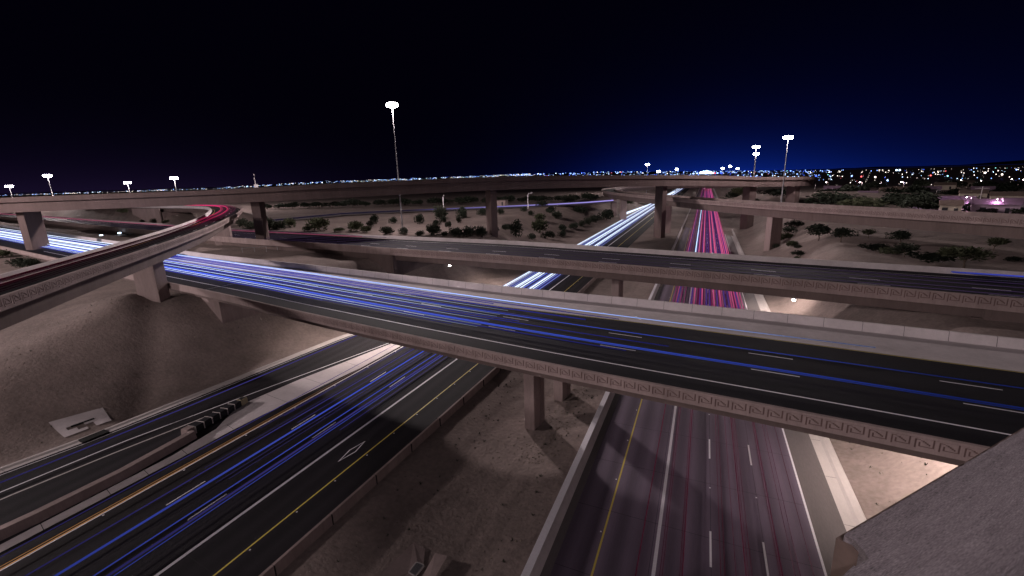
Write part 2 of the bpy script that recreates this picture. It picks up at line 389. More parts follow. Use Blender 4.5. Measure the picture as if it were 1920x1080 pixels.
# concrete gore + strip along the left edge of the main lanes
q = MB()
gl = [(-50.9, 33.5), (-50.6, 36.0), (-49.8, 41.8), (-48.4, 48), (-46.6, 56.5), (-45.2, 64)]
for (a, b) in zip(gl[:-1], gl[1:]):
    ra = -44.85+shx(a[1]) if a[1] < 60 else -44.15; rb = -44.85+shx(b[1]) if b[1] < 60 else -44.15
    la = a[0]; lb = b[0]
    q.quad((la, a[1], .006), (min(ra, -46.0+(a[1]-33)*.1 if a[1] < 45 else ra), a[1], .006), (min(rb, -46.0+(b[1]-33)*.1 if b[1] < 45 else rb), b[1], .006), (lb, b[1], .006))
sl_ = [(8, -47.95, -46.9), (24, -47.6, -46.35), (29, -48.3, -46.3), (33.5, -50.9, -46.0)]
for a, b in zip(sl_[:-1], sl_[1:]): q.quad((a[1], a[0], .006), (a[2], a[0], .006), (b[2], b[0], .006), (b[1], b[0], .006))
q.quad((-49.2, -20, .006), (-47.2, -20, .006), (-46.9, 8, .006), (-47.95, 8, .006))
go = q.build('pavement_gore', CONCL); tag(go, kind='structure')
q = MB()
for y in (14, 18.5, 21.5, 25, 30): q.quad((-48.0, y, .008), (-46.35, y-.4, .008), (-46.35, y-.35, .008), (-48.0, y+.05, .008))
for y in (37, 42.5, 49): q.quad((gl[1][0]+.1*(y-36)+.3, y, .009), (-44.9, y-.8, .009), (-44.9, y-.76, .009), (gl[1][0]+.1*(y-36)+.3, y+.04, .009))
split(q, 'pavement_joint', JOINT, go)
# kerb and gutter on the slope side of the ramp
q = MB()
q.loft([[(interp(KB, y)-.25, y, -.3), (interp(KB, y)-.2, y, .13), (interp(KB, y)+.15, y, .14), (interp(KB, y)+.35, y, .01), (interp(KB, y)+.95, y, .0), (interp(KB, y)+.95, y, -.3)] for y in coords([(-20, 22.4, 2), (22.4, 24.4, 2), (24.4, 98, 2)])])
kl = q.build('kerb', GUTT); tag(kl, kind='structure')
q = MB()
for y in (12, 16.5, 20.3, 27, 31.5, 37, 43, 49): q.box((interp(KB, y)+.64, y, .006), (.6, .03, .012))
split(q, 'kerb_joint', JOINT, kl, 8, 6)
dr = empty('storm_drain', (-62.6, 24, 0), 'black kerb opening with a stained concrete apron at the foot of the sand slope', 'storm drain')
q = MB(); q.box((-60.05+.42, 23.2, .03), (1.15, 2.3, .26), math.radians(-4)); wparent(q.build('inlet_opening', BLACKM), dr)
q = MB()
ap = [(-65.9, 22.2), (-64.6, 26.6), (-61.9, 26.0), (-62.4, 21.9)]
nseg = 6
for i in range(nseg):
    for j in range(nseg):
        def P(u, v):
            x = lerp(lerp(ap[3][0], ap[0][0], u), lerp(ap[2][0], ap[1][0], u), v); y = lerp(lerp(ap[3][1], ap[0][1], u), lerp(ap[2][1], ap[1][1], u), v)
            return (x, y, ter(x, y)+.10)
        u0, v0, u1, v1 = i/nseg, j/nseg, (i+1)/nseg, (j+1)/nseg
        if (i, j) in ((1, 2), (2, 2), (1, 3), (2, 1), (0, 3)): continue
        a, b, c, d = P(u0, v0), P(u0, v1), P(u1, v1), P(u1, v0); q.quad(a, b, c, d)
wparent(q.build('apron', CONCL), dr)
q = MB(); q.box((-63.9, 24.2, ter(-63.9, 24.2)+.02), (.7, 2.0, .12), math.radians(-12)); wparent(q.build('gap', BLACKM), dr)
# barrier along the right of the left carriageway, its outer face towards the median
q = MB()
def lb(y): return -25.55+shx(y) + (.0 if y < 60 else 0.1)
q.loft([[(lb(y)-.28, y, -.3), (lb(y)-.18, y, .3), (lb(y)-.1, y, .88), (lb(y)+.12, y, .88), (lb(y)+.16, y, -.6)] for y in coords([(-20, 125, 5)])])
bl = q.build('concrete_barrier', CONC); tag(bl, 'brown concrete barrier between the left carriageway and the dirt median', 'barrier')
q = MB()
for k in range(16): q.box((lb(12+5.2*k), 12+5.2*k, .42), (.50, .02, .93))
split(q, 'barrier_joint', JOINT, bl, 8, 6)
# barrier behind the crash cushion
q = MB()
bp = [(-51.6, -12), (-49.6, 8), (-48.8, 14), (-48.55, 20), (-49.15, 27.0)]
q.loft([[(x-.3, y, -.1), (x-.12, y, .8), (x+.55, y, .8), (x+.72, y, -.1)] for x, y in bp])
tag(q.build('concrete_barrier', CONC), 'dark concrete barrier wall running back from the crash cushion at the gore', 'barrier')
# crash cushion
cc = empty('crash_cushion', (-49.9, 27.2, 0), 'long black crash cushion with white ribs and a beige nose on the pale gore', 'crash cushion', rz=math.radians(7))
L = 7.6
q = MB(); q.box((0, -.15, .45), (1.05, .9, .9), taper=.85); q.build('backup_block', CONC, cc, bevel=.03)
for k in range(6):
    y0 = .35+k*1.02
    q = MB(); q.box((0, y0+.50, .42), (.92-.02*k, .99, .74)); q.box((.47-.01*k, y0+.48, .30), (.05, .98, .25)); q.box((.47-.01*k, y0+.48, .62), (.05, .98, .2)); q.box((-.47+.01*k, y0+.48, .62), (.05, .98, .2))
    q.build('cartridge', DARK, cc, bevel=.02)
    q = MB(); q.box((0, y0, .44), (1.12-.02*k, .055, .78)); q.build('rib', GUTT, cc)
q = MB(); q.box((0, 6.95, .42), (.80, 1.05, .78), taper=.9); q.build('nose', BEIGE, cc, bevel=.06)
q = MB(); q.box((0, 6.95, .815), (.52, .75, .03)); q.build('nose_panel', DARK, cc)

# concrete drain apron in the median
dm = empty('storm_drain', (-17.2, 22, 0), 'flared concrete apron around a black grate in the bottom of the dirt median', 'storm drain')
q = MB()
def tz(x, y): return ter(x, y)+.05
zb = -.62
q.quad(un(776, 1016, -.5), un(782, 1053, -.5), un(766, 1074, -.5), un(690, 1100, -.15))
q.quad(un(776, 1016, -.5), un(797, 1029, -.62), un(794, 1060, -.62), un(782, 1053, -.5))
q.quad(un(816, 1037, -.35), un(839, 1042, -.1), un(800, 1110, -.1), un(775, 1110, -.5))
q.quad(un(766, 1074, -.5), un(782, 1080, -.55), un(775, 1110, -.5), un(720, 1110, -.3))
wparent(q.build('apron', CONC), dm)
gp = [un(781, 1055, -.48), un(794, 1060, -.48), un(779, 1079, -.48), un(767, 1073, -.48)]
q = MB()
for i in range(4):
    a, b = gp[i], gp[(i+1) % 4]; d = (b-a); nrm = Vector((-d.y, d.x, 0)).normalized()*.07
    q.obox(a-Vector((0, 0, .1)), d, nrm, (0, 0, .13))
wparent(q.build('grate_frame', GUTT), dm)
q = MB(); q.quad(gp[0], gp[1], gp[2], gp[3]); wparent(q.build('pit', BLACKM), dm)
q = MB()
for k in range(9):
    t = (k+.5)/9; a = gp[0].lerp(gp[1], t); b = gp[3].lerp(gp[2], t); q.obox(a+Vector((0, 0, .015)), b-a, (.03, 0, 0), (0, 0, .03))
wparent(q.build('grate', STEEL), dm)
# loose stones near the columns (one scatter nobody would count)
q = MB()
def stone(x, y, r):
    z = ter(x, y); n = len(q.v)
    q.ball((x, y, z+r*.2), r, 5, 3, sz=.6)
for k in range(900):
    if k < 450: x = random.gauss(-13.6, 1.2); y = random.uniform(36, 56)
    elif k < 600: x = random.uniform(-23, -10.5); y = random.uniform(18, 50)
    else: x = random.uniform(-86, -63); y = random.uniform(18, 60)
    stone(x, y, random.uniform(.03, .11))
tag(q.build('loose_stones', ROCK), 'scattered small stones on the bare dirt of median and slope', 'stones', kind='stuff')

q = MB()
for k in range(260):
    if k < 150: x = random.choice([random.gauss(-12, .9), random.gauss(-21.5, 1.2)]); y = random.uniform(17, 58)
    elif k < 200: x = random.uniform(-82, -64); y = random.uniform(12, 50)
    else: x = random.uniform(14, 19); y = random.uniform(25, 60)
    z = ter(x, y); r_ = random.uniform(.08, .28)
    for j in range(14):
        a = random.uniform(0, 6.28); b = random.uniform(.2, 1.2); d = Vector((math.cos(a)*math.cos(b), math.sin(a)*math.cos(b), math.sin(b)))*r_
        n_ = Vector((-d.y, d.x, 0)).normalized()*r_*.09; p = Vector((x, y, z-.01)); q.quad(p-n_, p+n_, p+d+n_*.2, p+d-n_*.2)
tag(q.build('dry_weeds', LEAF[2]), 'sparse dry weeds on the bare dirt of the median and slopes', 'weeds', kind='stuff')
# ------------------------------------------------------------------ elevated roads
BM = ["..........#.", ".###......#.", ".#..##....#.", ".#...##...#.", ".#.#..##..#.", ".#.#...##.#.", ".#.#....#.#.", ".#.#......#.", ".#.########.", ".#..........", ".#.........."]
def fret_runs():
    runs = []                                      # merged raised areas (everything that is not a groove)
    for r, row in enumerate(BM):
        c = 0
        while c < 12:
            if row[c] == '.':
                c2 = c
                while c2 < 12 and row[c2] == '.': c2 += 1
                runs.append([r, r+1, c, c2]); c = c2
            else: c += 1
    out = []
    for r in runs:                                  # merge vertically
        for o in out:
            if o[1] == r[0] and o[2] == r[2] and o[3] == r[3]: o[1] = r[1]; break
        else: out.append(r)
    return out
FR = fret_runs()
def fret_on(mb, path, ztop_f, hgt, cell, depth=.06):
    """path: outer-face points (x,y); raised key pattern standing proud of the parapet face"""
    seg = []; s = 0
    for a, b in zip(path[:-1], path[1:]):
        d = math.dist(a, b); seg.append((s, s+d, a, b)); s += d
    n = int(s/cell); k = 0
    for i in range(n):
        s0 = i*cell
        while k < len(seg)-1 and seg[k][1] < s0+cell*.5: k += 1
        sa, sb, a, b = seg[k]; dx, dy = (b[0]-a[0])/(sb-sa), (b[1]-a[1])/(sb-sa)
        ox, oy = a[0]+dx*(s0-sa), a[1]+dy*(s0-sa); nx_, ny_ = dy, -dx
        zt = ztop_f(ox, oy)
        for r0, r1, c0, c1 in FR:
            u0 = c0/12*cell; u1 = c1/12*cell; z1 = zt-r0/11*hgt; z0 = zt-r1/11*hgt
            mb.obox((ox+dx*u0-nx_*.01, oy+dy*u0-ny_*.01, z0), (dx*(u1-u0), dy*(u1-u0), 0), (nx_*depth, ny_*depth, 0), (0, 0, z1-z0))
def catmull(pts, n):
    out = []
    P = [Vector(p) for p in pts]; P = [P[0]*2-P[1]] + P + [P[-1]*2-P[-2]]
    for i in range(1, len(P)-2):
        for j in range(n):
            t = j/n; a, b, c, d = P[i-1], P[i], P[i+1], P[i+2]
            out.append(.5*((2*b)+(c-a)*t+(2*a-5*b+4*c-d)*t*t+(3*b-a-3*c+d)*t**3))
    out.append(P[-2]); return out
class Road:
    """near[i], far[i]: outer top edges of both parapets; face: height of the parapet's outer face; tot: parapet top to girder bottom"""
    def __init__(s, near, far, face, tot, hb=.85):
        s.near = [Vector(p) for p in near]; s.far = [Vector(p) for p in far]; s.n = len(near)
        s.face = face if isinstance(face, list) else [face]*s.n; s.tot = tot if isinstance(tot, list) else [tot]*s.n; s.hb = hb
    def at(s, i, u, dz=0, fromfar=False):          # u metres in from the near edge
        d = (s.far[i]-s.near[i]); w = Vector((d.x, d.y, 0)); L_ = w.length; w.normalize()
        if fromfar: p = s.far[i]-w*u
        else: p = s.near[i]+w*u
        z = lerp(s.near[i].z, s.far[i].z, max(0, min(1, (L_-u if fromfar else u)/L_)))
        return Vector((p.x, p.y, z+dz))
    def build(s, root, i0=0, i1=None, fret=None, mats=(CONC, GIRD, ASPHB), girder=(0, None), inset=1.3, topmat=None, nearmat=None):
        i1 = s.n if i1 is None else i1; R_ = range(i0, i1); hb = s.hb
        q = MB(); q.loft([[s.at(i, .0, 0), s.at(i, .28, 0), s.at(i, .42, -hb-.02), s.at(i, .0, -hb-.02), s.at(i, .0, -s.face[i])][:4] if False else
                         [s.at(i, .03, 0), s.at(i, .28, 0), s.at(i, .45, -hb-.02), s.at(i, .45, -s.face[i]), s.at(i, .0, -s.face[i]), s.at(i, 0, -.04)] for i in R_])
        s.np = q.build('parapet', nearmat or mats[0], root)
        q = MB(); q.loft([[s.at(i, .03, 0, True), s.at(i, .28, 0, True), s.at(i, .45, -hb-.02, True), s.at(i, .45, -s.face[i], True), s.at(i, 0, -s.face[i], True), s.at(i, 0, -.04, True)] for i in R_])
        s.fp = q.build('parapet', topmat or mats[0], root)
        q = MB(); q.loft([[s.at(i, .452, -hb), s.at(i, .452, -hb, True), s.at(i, .452, -s.face[i]+.01, True), s.at(i, .452, -s.face[i]+.01)] for i in R_])
        q.build('deck', mats[0], root)
        q = MB()
        for i in list(R_)[:-1]: q.quad(s.at(i, .46, -hb+.008), s.at(i+1, .46, -hb+.008), s.at(i+1, .46, -hb+.008, True), s.at(i, .46, -hb+.008, True))
        q.build('road_surface', mats[2], root)
        if inset is not None:
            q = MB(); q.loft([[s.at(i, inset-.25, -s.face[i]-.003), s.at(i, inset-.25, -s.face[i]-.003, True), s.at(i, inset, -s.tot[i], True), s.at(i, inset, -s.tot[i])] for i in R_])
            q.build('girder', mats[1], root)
        if fret:
            j0, j1, cell, h, off = fret
            q = MB(); fret_on(q, [(s.at(i, 0).x, s.at(i, 0).y) for i in range(j0, j1)], s.zt, h, cell)
            for v in range(len(q.v)): pass
            q.build('relief_panel', mats[0], s.np)
            q = MB(); pt_ = [s.at(i, 0) for i in range(j0, j1)]
            for a, b in zip(pt_[:-1], pt_[1:]):
                n_ = Vector((b.y-a.y, a.x-b.x, 0)).normalized()*.006
                za, zb_ = Vector((0, 0, -.13)), Vector((0, 0, -.13-h)); q.quad(a+n_+za, b+n_+za, b+n_+zb_, a+n_+zb_)
            q.build('relief_backing', GROOVE, s.np)
    def zt(s, x, y):
        i = min(range(s.n), key=lambda k: (s.near[k].x-x)**2+(s.near[k].y-y)**2); return s.near[i].z-.13
    def line(s, u, dz, w, i0, i1, fromfar=False):
        q = MB()
        for i in range(i0, i1-1):
            q.quad(s.at(i, u-w/2, dz, fromfar), s.at(i+1, u-w/2, dz, fromfar), s.at(i+1, u+w/2, dz, fromfar), s.at(i, u+w/2, dz, fromfar))
        return q
    def path(s, u, dz, i0=0, i1=None, fromfar=False):
        return [s.at(i, u, dz, fromfar) for i in range(i0, i1 or s.n)]
    def arcdash(s, u, dz, w, start, per, ln, i0, i1, fromfar=False):
        P = s.path(u, dz, i0, i1, fromfar); q = MB(); S = [0]
        for a, b in zip(P[:-1], P[1:]): S.append(S[-1]+(b-a).length)
        def pt(t):
            for k in range(len(S)-1):
                if S[k+1] >= t: return P[k].lerp(P[k+1], (t-S[k])/(S[k+1]-S[k]))
            return P[-1]
        t = start
        while t+ln < S[-1]:
            a, b = pt(t), pt(t+ln); d = (b-a).normalized(); n_ = Vector((-d.y, d.x, 0))*w/2
            q.quad(a-n_, b-n_, b+n_, a+n_); t += per
        return q
def xdash(rd, u, dz, w, xa, xb, per, ln):
    X = [p.x for p in rd.path(u, dz)]; P = rd.path(u, dz); q = MB()
    def at(x):
        for a, b in zip(P[:-1], P[1:]):
            if a.x <= x <= b.x: return a.lerp(b, (x-a.x)/(b.x-a.x))
        return None
    x = xa
    while x < xb:
        a, b = at(x), at(x+ln)
        if a and b: d = (b-a).normalized(); n_ = Vector((-d.y, d.x, 0))*w/2; q.quad(a-n_, b-n_, b+n_, a+n_)
        x += per
    return q
def xstations(nearpx, farpx, z, x0, x1, step, extN=None, extF=None):
    Np = [un(*p, z) for p in nearpx]; Fp = [un(*p, z) for p in farpx]
    Np = [(p.x, p.y) for p in Np]; Fp = [(p.x, p.y) for p in Fp]
    Np = (extN or [])+Np; Fp = (extF or [])+Fp
    Np.sort(); Fp.sort()
    def ev(T, x):
        if x <= T[0][0]: a, b = T[0], T[1]
        elif x >= T[-1][0]: a, b = T[-2], T[-1]
        else:
            for a, b in zip(T[:-1], T[1:]):
                if a[0] <= x <= b[0]: break
        return a[1]+(b[1]-a[1])*(x-a[0])/(b[0]-a[0])
    X = coords([(x0, x1, step)])
    near = [Vector((x, ev(Np, x), z)) for x in X]; far = [Vector((x+2.5, ev(Fp, x+2.5), z)) for x in X]
    return near, far
# --- lower crossing bridge nearest the camera
N1, F1 = xstations([(302, 527), (450, 558), (480, 566.5), (720, 619), (960, 669), (1210, 718), (1440, 761), (1845, 840)],
                   [(620, 500), (730, 512.5), (960, 538), (1200, 560), (1440, 584), (1920, 635)], 11.85, -330, 90, 3.0,
                   extN=[(-187, 62.6), (-330, 89)], extF=[(-100, 65.5), (-187, 82.5), (-330, 111)])
# smooth
def smooth(P, k=3):
    for _ in range(k):
        P = [P[0]]+[Vector((b.x, (a.y+2*b.y+c.y)/4, b.z)) for a, b, c in zip(P[:-2], P[1:-1], P[2:])]+[P[-1]]
    return P
N1, F1 = smooth(N1), smooth(F1)
b1 = empty('road_bridge', (-77, 50, 9.3), 'nearest crossing bridge with key-pattern parapet and blue streaks on its lanes', 'bridge')
Rd1 = Road(N1, F1, .95, 1.95, .85)
def reparent(root, fn):
    before = set(D.objects); fn(); 
    for o in list(set(D.objects)-before):
        if o.parent == root or o.parent is None: wparent(o, root)
iA = next(i for i, p in enumerate(N1) if p.x > -69.5); iB = next(i for i, p in enumerate(N1) if p.x > -49)
i34 = next(i for i, p in enumerate(N1) if p.x > 34)
def mk1():
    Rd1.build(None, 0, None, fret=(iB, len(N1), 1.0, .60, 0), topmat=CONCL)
    # the outer shoulder of pale concrete behind the far edge line
reparent(b1, mk1)
dz = -.85+.012
q = MB()
for i in range(iA-14, len(N1)-1): q.quad(Rd1.at(i, 6.3, dz, True), Rd1.at(i+1, 6.3, dz, True), Rd1.at(i+1, .47, dz, True), Rd1.at(i, .47, dz, True))
wparent(q.build('shoulder', CONCL), b1)
wparent(Rd1.line(4.15, dz+.002, .16, iA-30, len(N1)).build('edge_line', WHITE), b1)
wparent(Rd1.line(6.45, dz+.002, .10, iA-30, len(N1), True).build('edge_line', YELL), b1)
wparent(split(xdash(Rd1, 7.75, dz+.002, .12, un(1408, 692, 11).x-12.1*9, 88, 12.1, 3.2), 'lane_line', WHITE, None), b1)
wparent(split(xdash(Rd1, 11.3, dz+.002, .12, un(1403, 661, 11).x-12.1*9, 88, 12.1, 3.2), 'lane_line', WHITE, None), b1)
q = MB()
for k in range(iA, len(N1)-1):
    a = Rd1.at(k, .44, .004, True); b = Rd1.at(k, -.004, .004, True); c = Rd1.at(k, .46, -.9, True)
    e = (N1[k+1]-N1[k]).normalized()*.03
    q.quad(Rd1.at(k, -.0, .003, True), Rd1.at(k, -.0, .003, True)+e, Rd1.at(k, .285, .003, True)+e, Rd1.at(k, .285, .003, True))
    q.quad(Rd1.at(k, .287, .003, True), Rd1.at(k, .287, .003, True)+e, Rd1.at(k, .458, -.85, True)+e, Rd1.at(k, .458, -.85, True))
wparent(split(q, 'parapet_joint', JOINT, None, 8, 2), b1)
# expansion joint at the abutment
q = MB(); q.quad(Rd1.at(iA, .5, dz+.004), Rd1.at(iA, .5, dz+.004)+Vector((.12, 0, 0)), Rd1.at(iA, .5, dz+.004, True)+Vector((.12, 0, 0)), Rd1.at(iA, .5, dz+.004, True)); wparent(q.build('expansion_joint', STEEL), b1)
def abutment(mb, A, B, zt, zb, th):          # wall between two plan points
    d = (B-A); d.z = 0; d.normalize(); n_ = Vector((-d.y, d.x, 0)); A = Vector((A.x, A.y, zb))
    mb.obox(A, Vector((B.x-A.x, B.y-A.y, 0)), n_*th, (0, 0, zt-zb))
q = MB(); abutment(q, Rd1.at(iA, 3.6), Rd1.at(iA, .75, 0, True), 9.9, 1.0, 1.2)
a = Rd1.at(iA, 3.6)
q.loft([[Vector((a.x-7, a.y+1.0, 9.89)), Vector((a.x-7, a.y+1.0, 9.2)), Vector((a.x-.02, a.y-.02, 3.5)), Vector((a.x-.02, a.y-.02, 9.89))], [Vector((a.x-7, a.y+1.5, 9.89)), Vector((a.x-7, a.y+1.5, 9.2)), Vector((a.x-.02, a.y+.5, 3.5)), Vector((a.x-.02, a.y+.5, 9.89))]])
wparent(q.build('abutment', CONC), b1)
q = MB(); abutment(q, Rd1.at(i34, .75), Rd1.at(i34, .75, 0, True), 9.9, 1.0, 1.2); wparent(q.build('abutment', CONC), b1)
def column(root, x, y, zt, zb, w, d, rz=0, taper=1.0, rel=False, m=CONC, wm=False):
    q = MB(); q.box((x, y, (zt+zb)/2), (w, d, zt-zb), rz, taper=taper)
    o = wparent(q.build('column', m, bevel=.06), root)
    if rel:                                   # cast relief strip down the side faces
        for sgn in (1,):
            q = MB(); h = zt-zb-1.0; n = int(h/.55)
            for k in range(n):
                for (r0, r1, c0, c1) in FR:
                    y0 = -.33+.66*c0/12; y1 = -.33+.66*c1/12; z1 = zb+h-k*.55-r0/11*.55; z0 = zb+h-k*.55-r1/11*.55
                    off = d*.18
                    ca, sa = math.cos(rz), math.sin(rz)
                    px_, py_ = w/2+.0, (y0+y1)/2+off
                    q.box((x+px_*ca-py_*sa, y+px_*sa+py_*ca, (z0+z1)/2), (.08, y1-y0, z1-z0), rz)
            wparent(q.build('relief_strip', CONC), o)
    return o
r8 = math.radians(-8)
column(b1, -15.9, 43.0, 10.0, -1.2, 1.25, 2.5, r8, rel=True)
column(b1, -14.9, 50.3, 10.0, -1.2, 1.25, 2.5, r8, rel=True)

# --- second crossing bridge
N2, F2 = xstations([(428, 445), (640, 458.5), (740, 466), (957, 479.5), (1200, 498.5), (1440, 518.5), (1675, 539)],
                   [(427, 428), (640, 438), (957, 451), (1200, 466), (1440, 481), (1920, 509.5)], 12.0, -560, 130, 4.0,
                   extN=[(-178, 98.5), (-221, 106.6), (-302, 122.9), (-560, 172)], extF=[(-193, 116.5), (-365, 148.5), (-464, 166.5), (-560, 184)])
N2, F2 = smooth(N2, 2), smooth(F2, 2)
b2 = empty('road_bridge', (-70, 90, 9.3), 'second crossing bridge, dark lanes with paired dashes, just behind the nearest bridge', 'bridge')
Rd2 = Road(N2, F2, 1.55, 2.9, .85)
jA = next(i for i, p in enumerate(N2) if p.x > -64); jB = next(i for i, p in enumerate(N2) if p.x > 27)
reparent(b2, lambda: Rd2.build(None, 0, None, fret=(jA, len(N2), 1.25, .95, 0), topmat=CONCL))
wparent(split(xdash(Rd2, 5.0, dz+.002, .14, un(1258, 494, 11.1).x-12.0*14, 125, 12.0, 3.3), 'lane_line', WHITE, None), b2)
wparent(split(xdash(Rd2, 8.4, dz+.002, .14, un(1259, 488.5, 11.1).x-12.0*14, 125, 12.0, 3.3), 'lane_line', WHITE, None), b2)
wparent(Rd2.line(1.3, dz+.002, .12, 60, len(N2)).build('edge_line', WHITE), b2)
wparent(Rd2.line(3.0, dz+.002, .12, 60, len(N2), True).build('edge_line', WHITE), b2)
q = MB(); abutment(q, Rd2.at(jA, .9), Rd2.at(jA, .9, 0, True), 9.2, .5, 1.2); q.box((Rd2.at(jA, .55).x-.5, Rd2.at(jA, .55).y+.4, 7.5), (1.5, 1.0, 5.6), r8); wparent(q.build('abutment', GIRD), b2)
q = MB(); abutment(q, Rd2.at(jB, .9), Rd2.at(jB, .9, 0, True), 9.2, .5, 1.2); q.box((Rd2.at(jB, .55).x+.6, Rd2.at(jB, .55).y+.4, 7.5), (1.5, 1.0, 5.6), r8); wparent(q.build('abutment', GIRD), b2)
for nm, xa in (('wing', jA), ('wing', jB)):
    s_ = -1 if xa == jA else 1
    p = Rd2.at(xa, .35); q = MB()
    q.loft([[p+Vector((s_*.3, 0, -1.56)), p+Vector((s_*16, -s_*2.6, -1.56)), p+Vector((s_*16, -s_*2.6, -3.2)), p+Vector((s_*.3, 0, -6.5))],
            [p+Vector((s_*.3, .4, -1.56)), p+Vector((s_*16, .4-s_*2.6, -1.56)), p+Vector((s_*16, .4-s_*2.6, -3.2)), p+Vector((s_*.3, .4, -6.5))]])
    wparent(q.build('wing_wall', GIRD), b2)
column(b2, -15.0, 89.5, 9.3, -1.2, 1.5, 2.6, math.radians(-10), rel=True)

# --- curved ramp at the left
n4 = [(-22, -16), (-34, 0), (-47.0, 15.3), (-55.1, 24.1), (-70.7, 41.4), (-89.5, 60.8), (-108.0, 77.8), (-124.6, 92.7), (-147.2, 111.2), (-163.9, 122.8), (-180, 132.0), (-200, 138.3), (-225, 142), (-260, 148), (-330, 163), (-430, 185)]
f4 = [(-31, -20), (-43, -3), (-54.5, 13.5), (-62.5, 22.5), (-78.0, 39.2), (-96.5, 57.5), (-114.5, 73.8), (-132.0, 88.0), (-154.2, 104.6), (-167.5, 113.5), (-182.5, 121.2), (-202, 126.4), (-225, 129), (-260, 135), (-330, 150), (-430, 172)]
P4n = catmull([(x, y, 18.7) for x, y in n4], 6); P4f = catmull([(x, y, 18.7) for x, y in f4], 6)
b4 = empty('curved_ramp', (-80, 45, 9.5), 'curved ramp at the left with pink light streaks sweeping round its bend', 'ramp')
Rd4 = Road(P4n, P4f, 1.06, 2.75, .85)
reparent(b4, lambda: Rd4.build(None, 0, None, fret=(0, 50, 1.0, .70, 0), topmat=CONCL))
wparent(Rd4.line(1.2, dz+.002, .12, 0, len(P4n)).build('edge_line', WHITE), b4)
wparent(split(Rd4.arcdash(3.4, dz+.002, .12, 2, 12.2, 3.3, 0, 60), 'lane_line', WHITE, None), b4)
wparent(Rd4.line(1.2, dz+.002, .12, 0, len(P4n), True).build('edge_line', YELL), b4)
c = column(b4, -77.0, 41.2, 16.0, 6.0, 3.3, 2.2, math.radians(22), rel=False)
column(b4, -131.5, 91.8, 16.0, 6.0, 4.2, 2.3, math.radians(40))
column(b4, -30, -3, 16.0, -.5, 4.2, 2.3, math.radians(40))
q = MB(); abutment(q, Vector((-221, 128.5, 0)), Vector((-221, 140, 0)), 15.9, 6.5, 1.2)
q.loft([[Vector((-221, 140.3, 17.6)), Vector((-221, 140.3, 8)), Vector((-240, 140.3, 15)), Vector((-240, 140.3, 17.6))], [Vector((-221, 139.8, 17.6)), Vector((-221, 139.8, 8)), Vector((-240, 139.8, 15)), Vector((-240, 139.8, 17.6))]])
q.loft([[Vector((-221, 127.3, 17.6)), Vector((-221, 127.3, 8)), Vector((-240, 127, 15)), Vector((-240, 127, 17.6))], [Vector((-221, 127.8, 17.6)), Vector((-221, 127.8, 8)), Vector((-240, 127.5, 15)), Vector((-240, 127.5, 17.6))]])
wparent(q.build('abutment', CONC), b4)

# --- loop ramp over the freeway on the right
n3 = [(100, 50), (77, 84), (54.5, 114.0), (36.5, 136), (17.6, 160.0), (-2.0, 189.2), (-19.5, 221.3), (-37.4, 253.3), (-53.4, 285.7), (-66.8, 324.9), (-73, 360), (-71, 395), (-60, 428), (-40, 455), (-10, 474), (30, 484), (80, 488)]
P3 = catmull([(x, y, 16.0) for x, y in n3], 6)
def offset(P, w):
    out = []
    for i, p in enumerate(P):
        t = P[min(i+1, len(P)-1)]-P[max(i-1, 0)]; n_ = Vector((t.y, -t.x, 0)).normalized(); out.append(p+n_*w)
    return out
b3 = empty('curved_ramp', (20, 157, 0), 'curved ramp crossing over the red streaked freeway lanes and looping back far off', 'ramp')
Rd3 = Road(P3, offset(P3, 10.0), 1.55, 3.9, .85)
# the face towards the viewer
reparent(b3, lambda: Rd3.build(None, 0, None, fret=None, topmat=CONC))
q = MB(); pth = [(p.x, p.y) for p in P3[0:44]][::-1]
def pz(x, y): return 16-.2
fret_on(q, pth, pz, .95, 1.35)
q2 = q.build('relief_panel', CONC); q2.parent = Rd3.np; q3 = MB()
for a, b in zip(pth[:-1], pth[1:]):
    n_ = Vector((b[1]-a[1], a[0]-b[0], 0)).normalized()*.006; q3.quad((a[0]+n_.x, a[1]+n_.y, 15.8), (b[0]+n_.x, b[1]+n_.y, 15.8), (b[0]+n_.x, b[1]+n_.y, 14.85), (a[0]+n_.x, a[1]+n_.y, 14.85))
q3 = q3.build('relief_backing', GROOVE); q3.parent = Rd3.np; q2.matrix_parent_inverse = (Matrix.Translation(b3.location)).inverted() if False else q2.matrix_parent_inverse
q2.matrix_parent_inverse = Matrix.Identity(4)
for (x, y, rz, w) in ((20.5, 163, 40, 4.2), (-15.2, 214.5, 30, 3.4), (-43.5, 272, 28, 3.6), (-54, 300, 24, 3.4)):
    column(b3, x, y, 12.2, min(0, ter(x, y))-1.0 if ter(x, y) < 1 else ter(x, y)-1, w, 2.2, math.radians(rz))
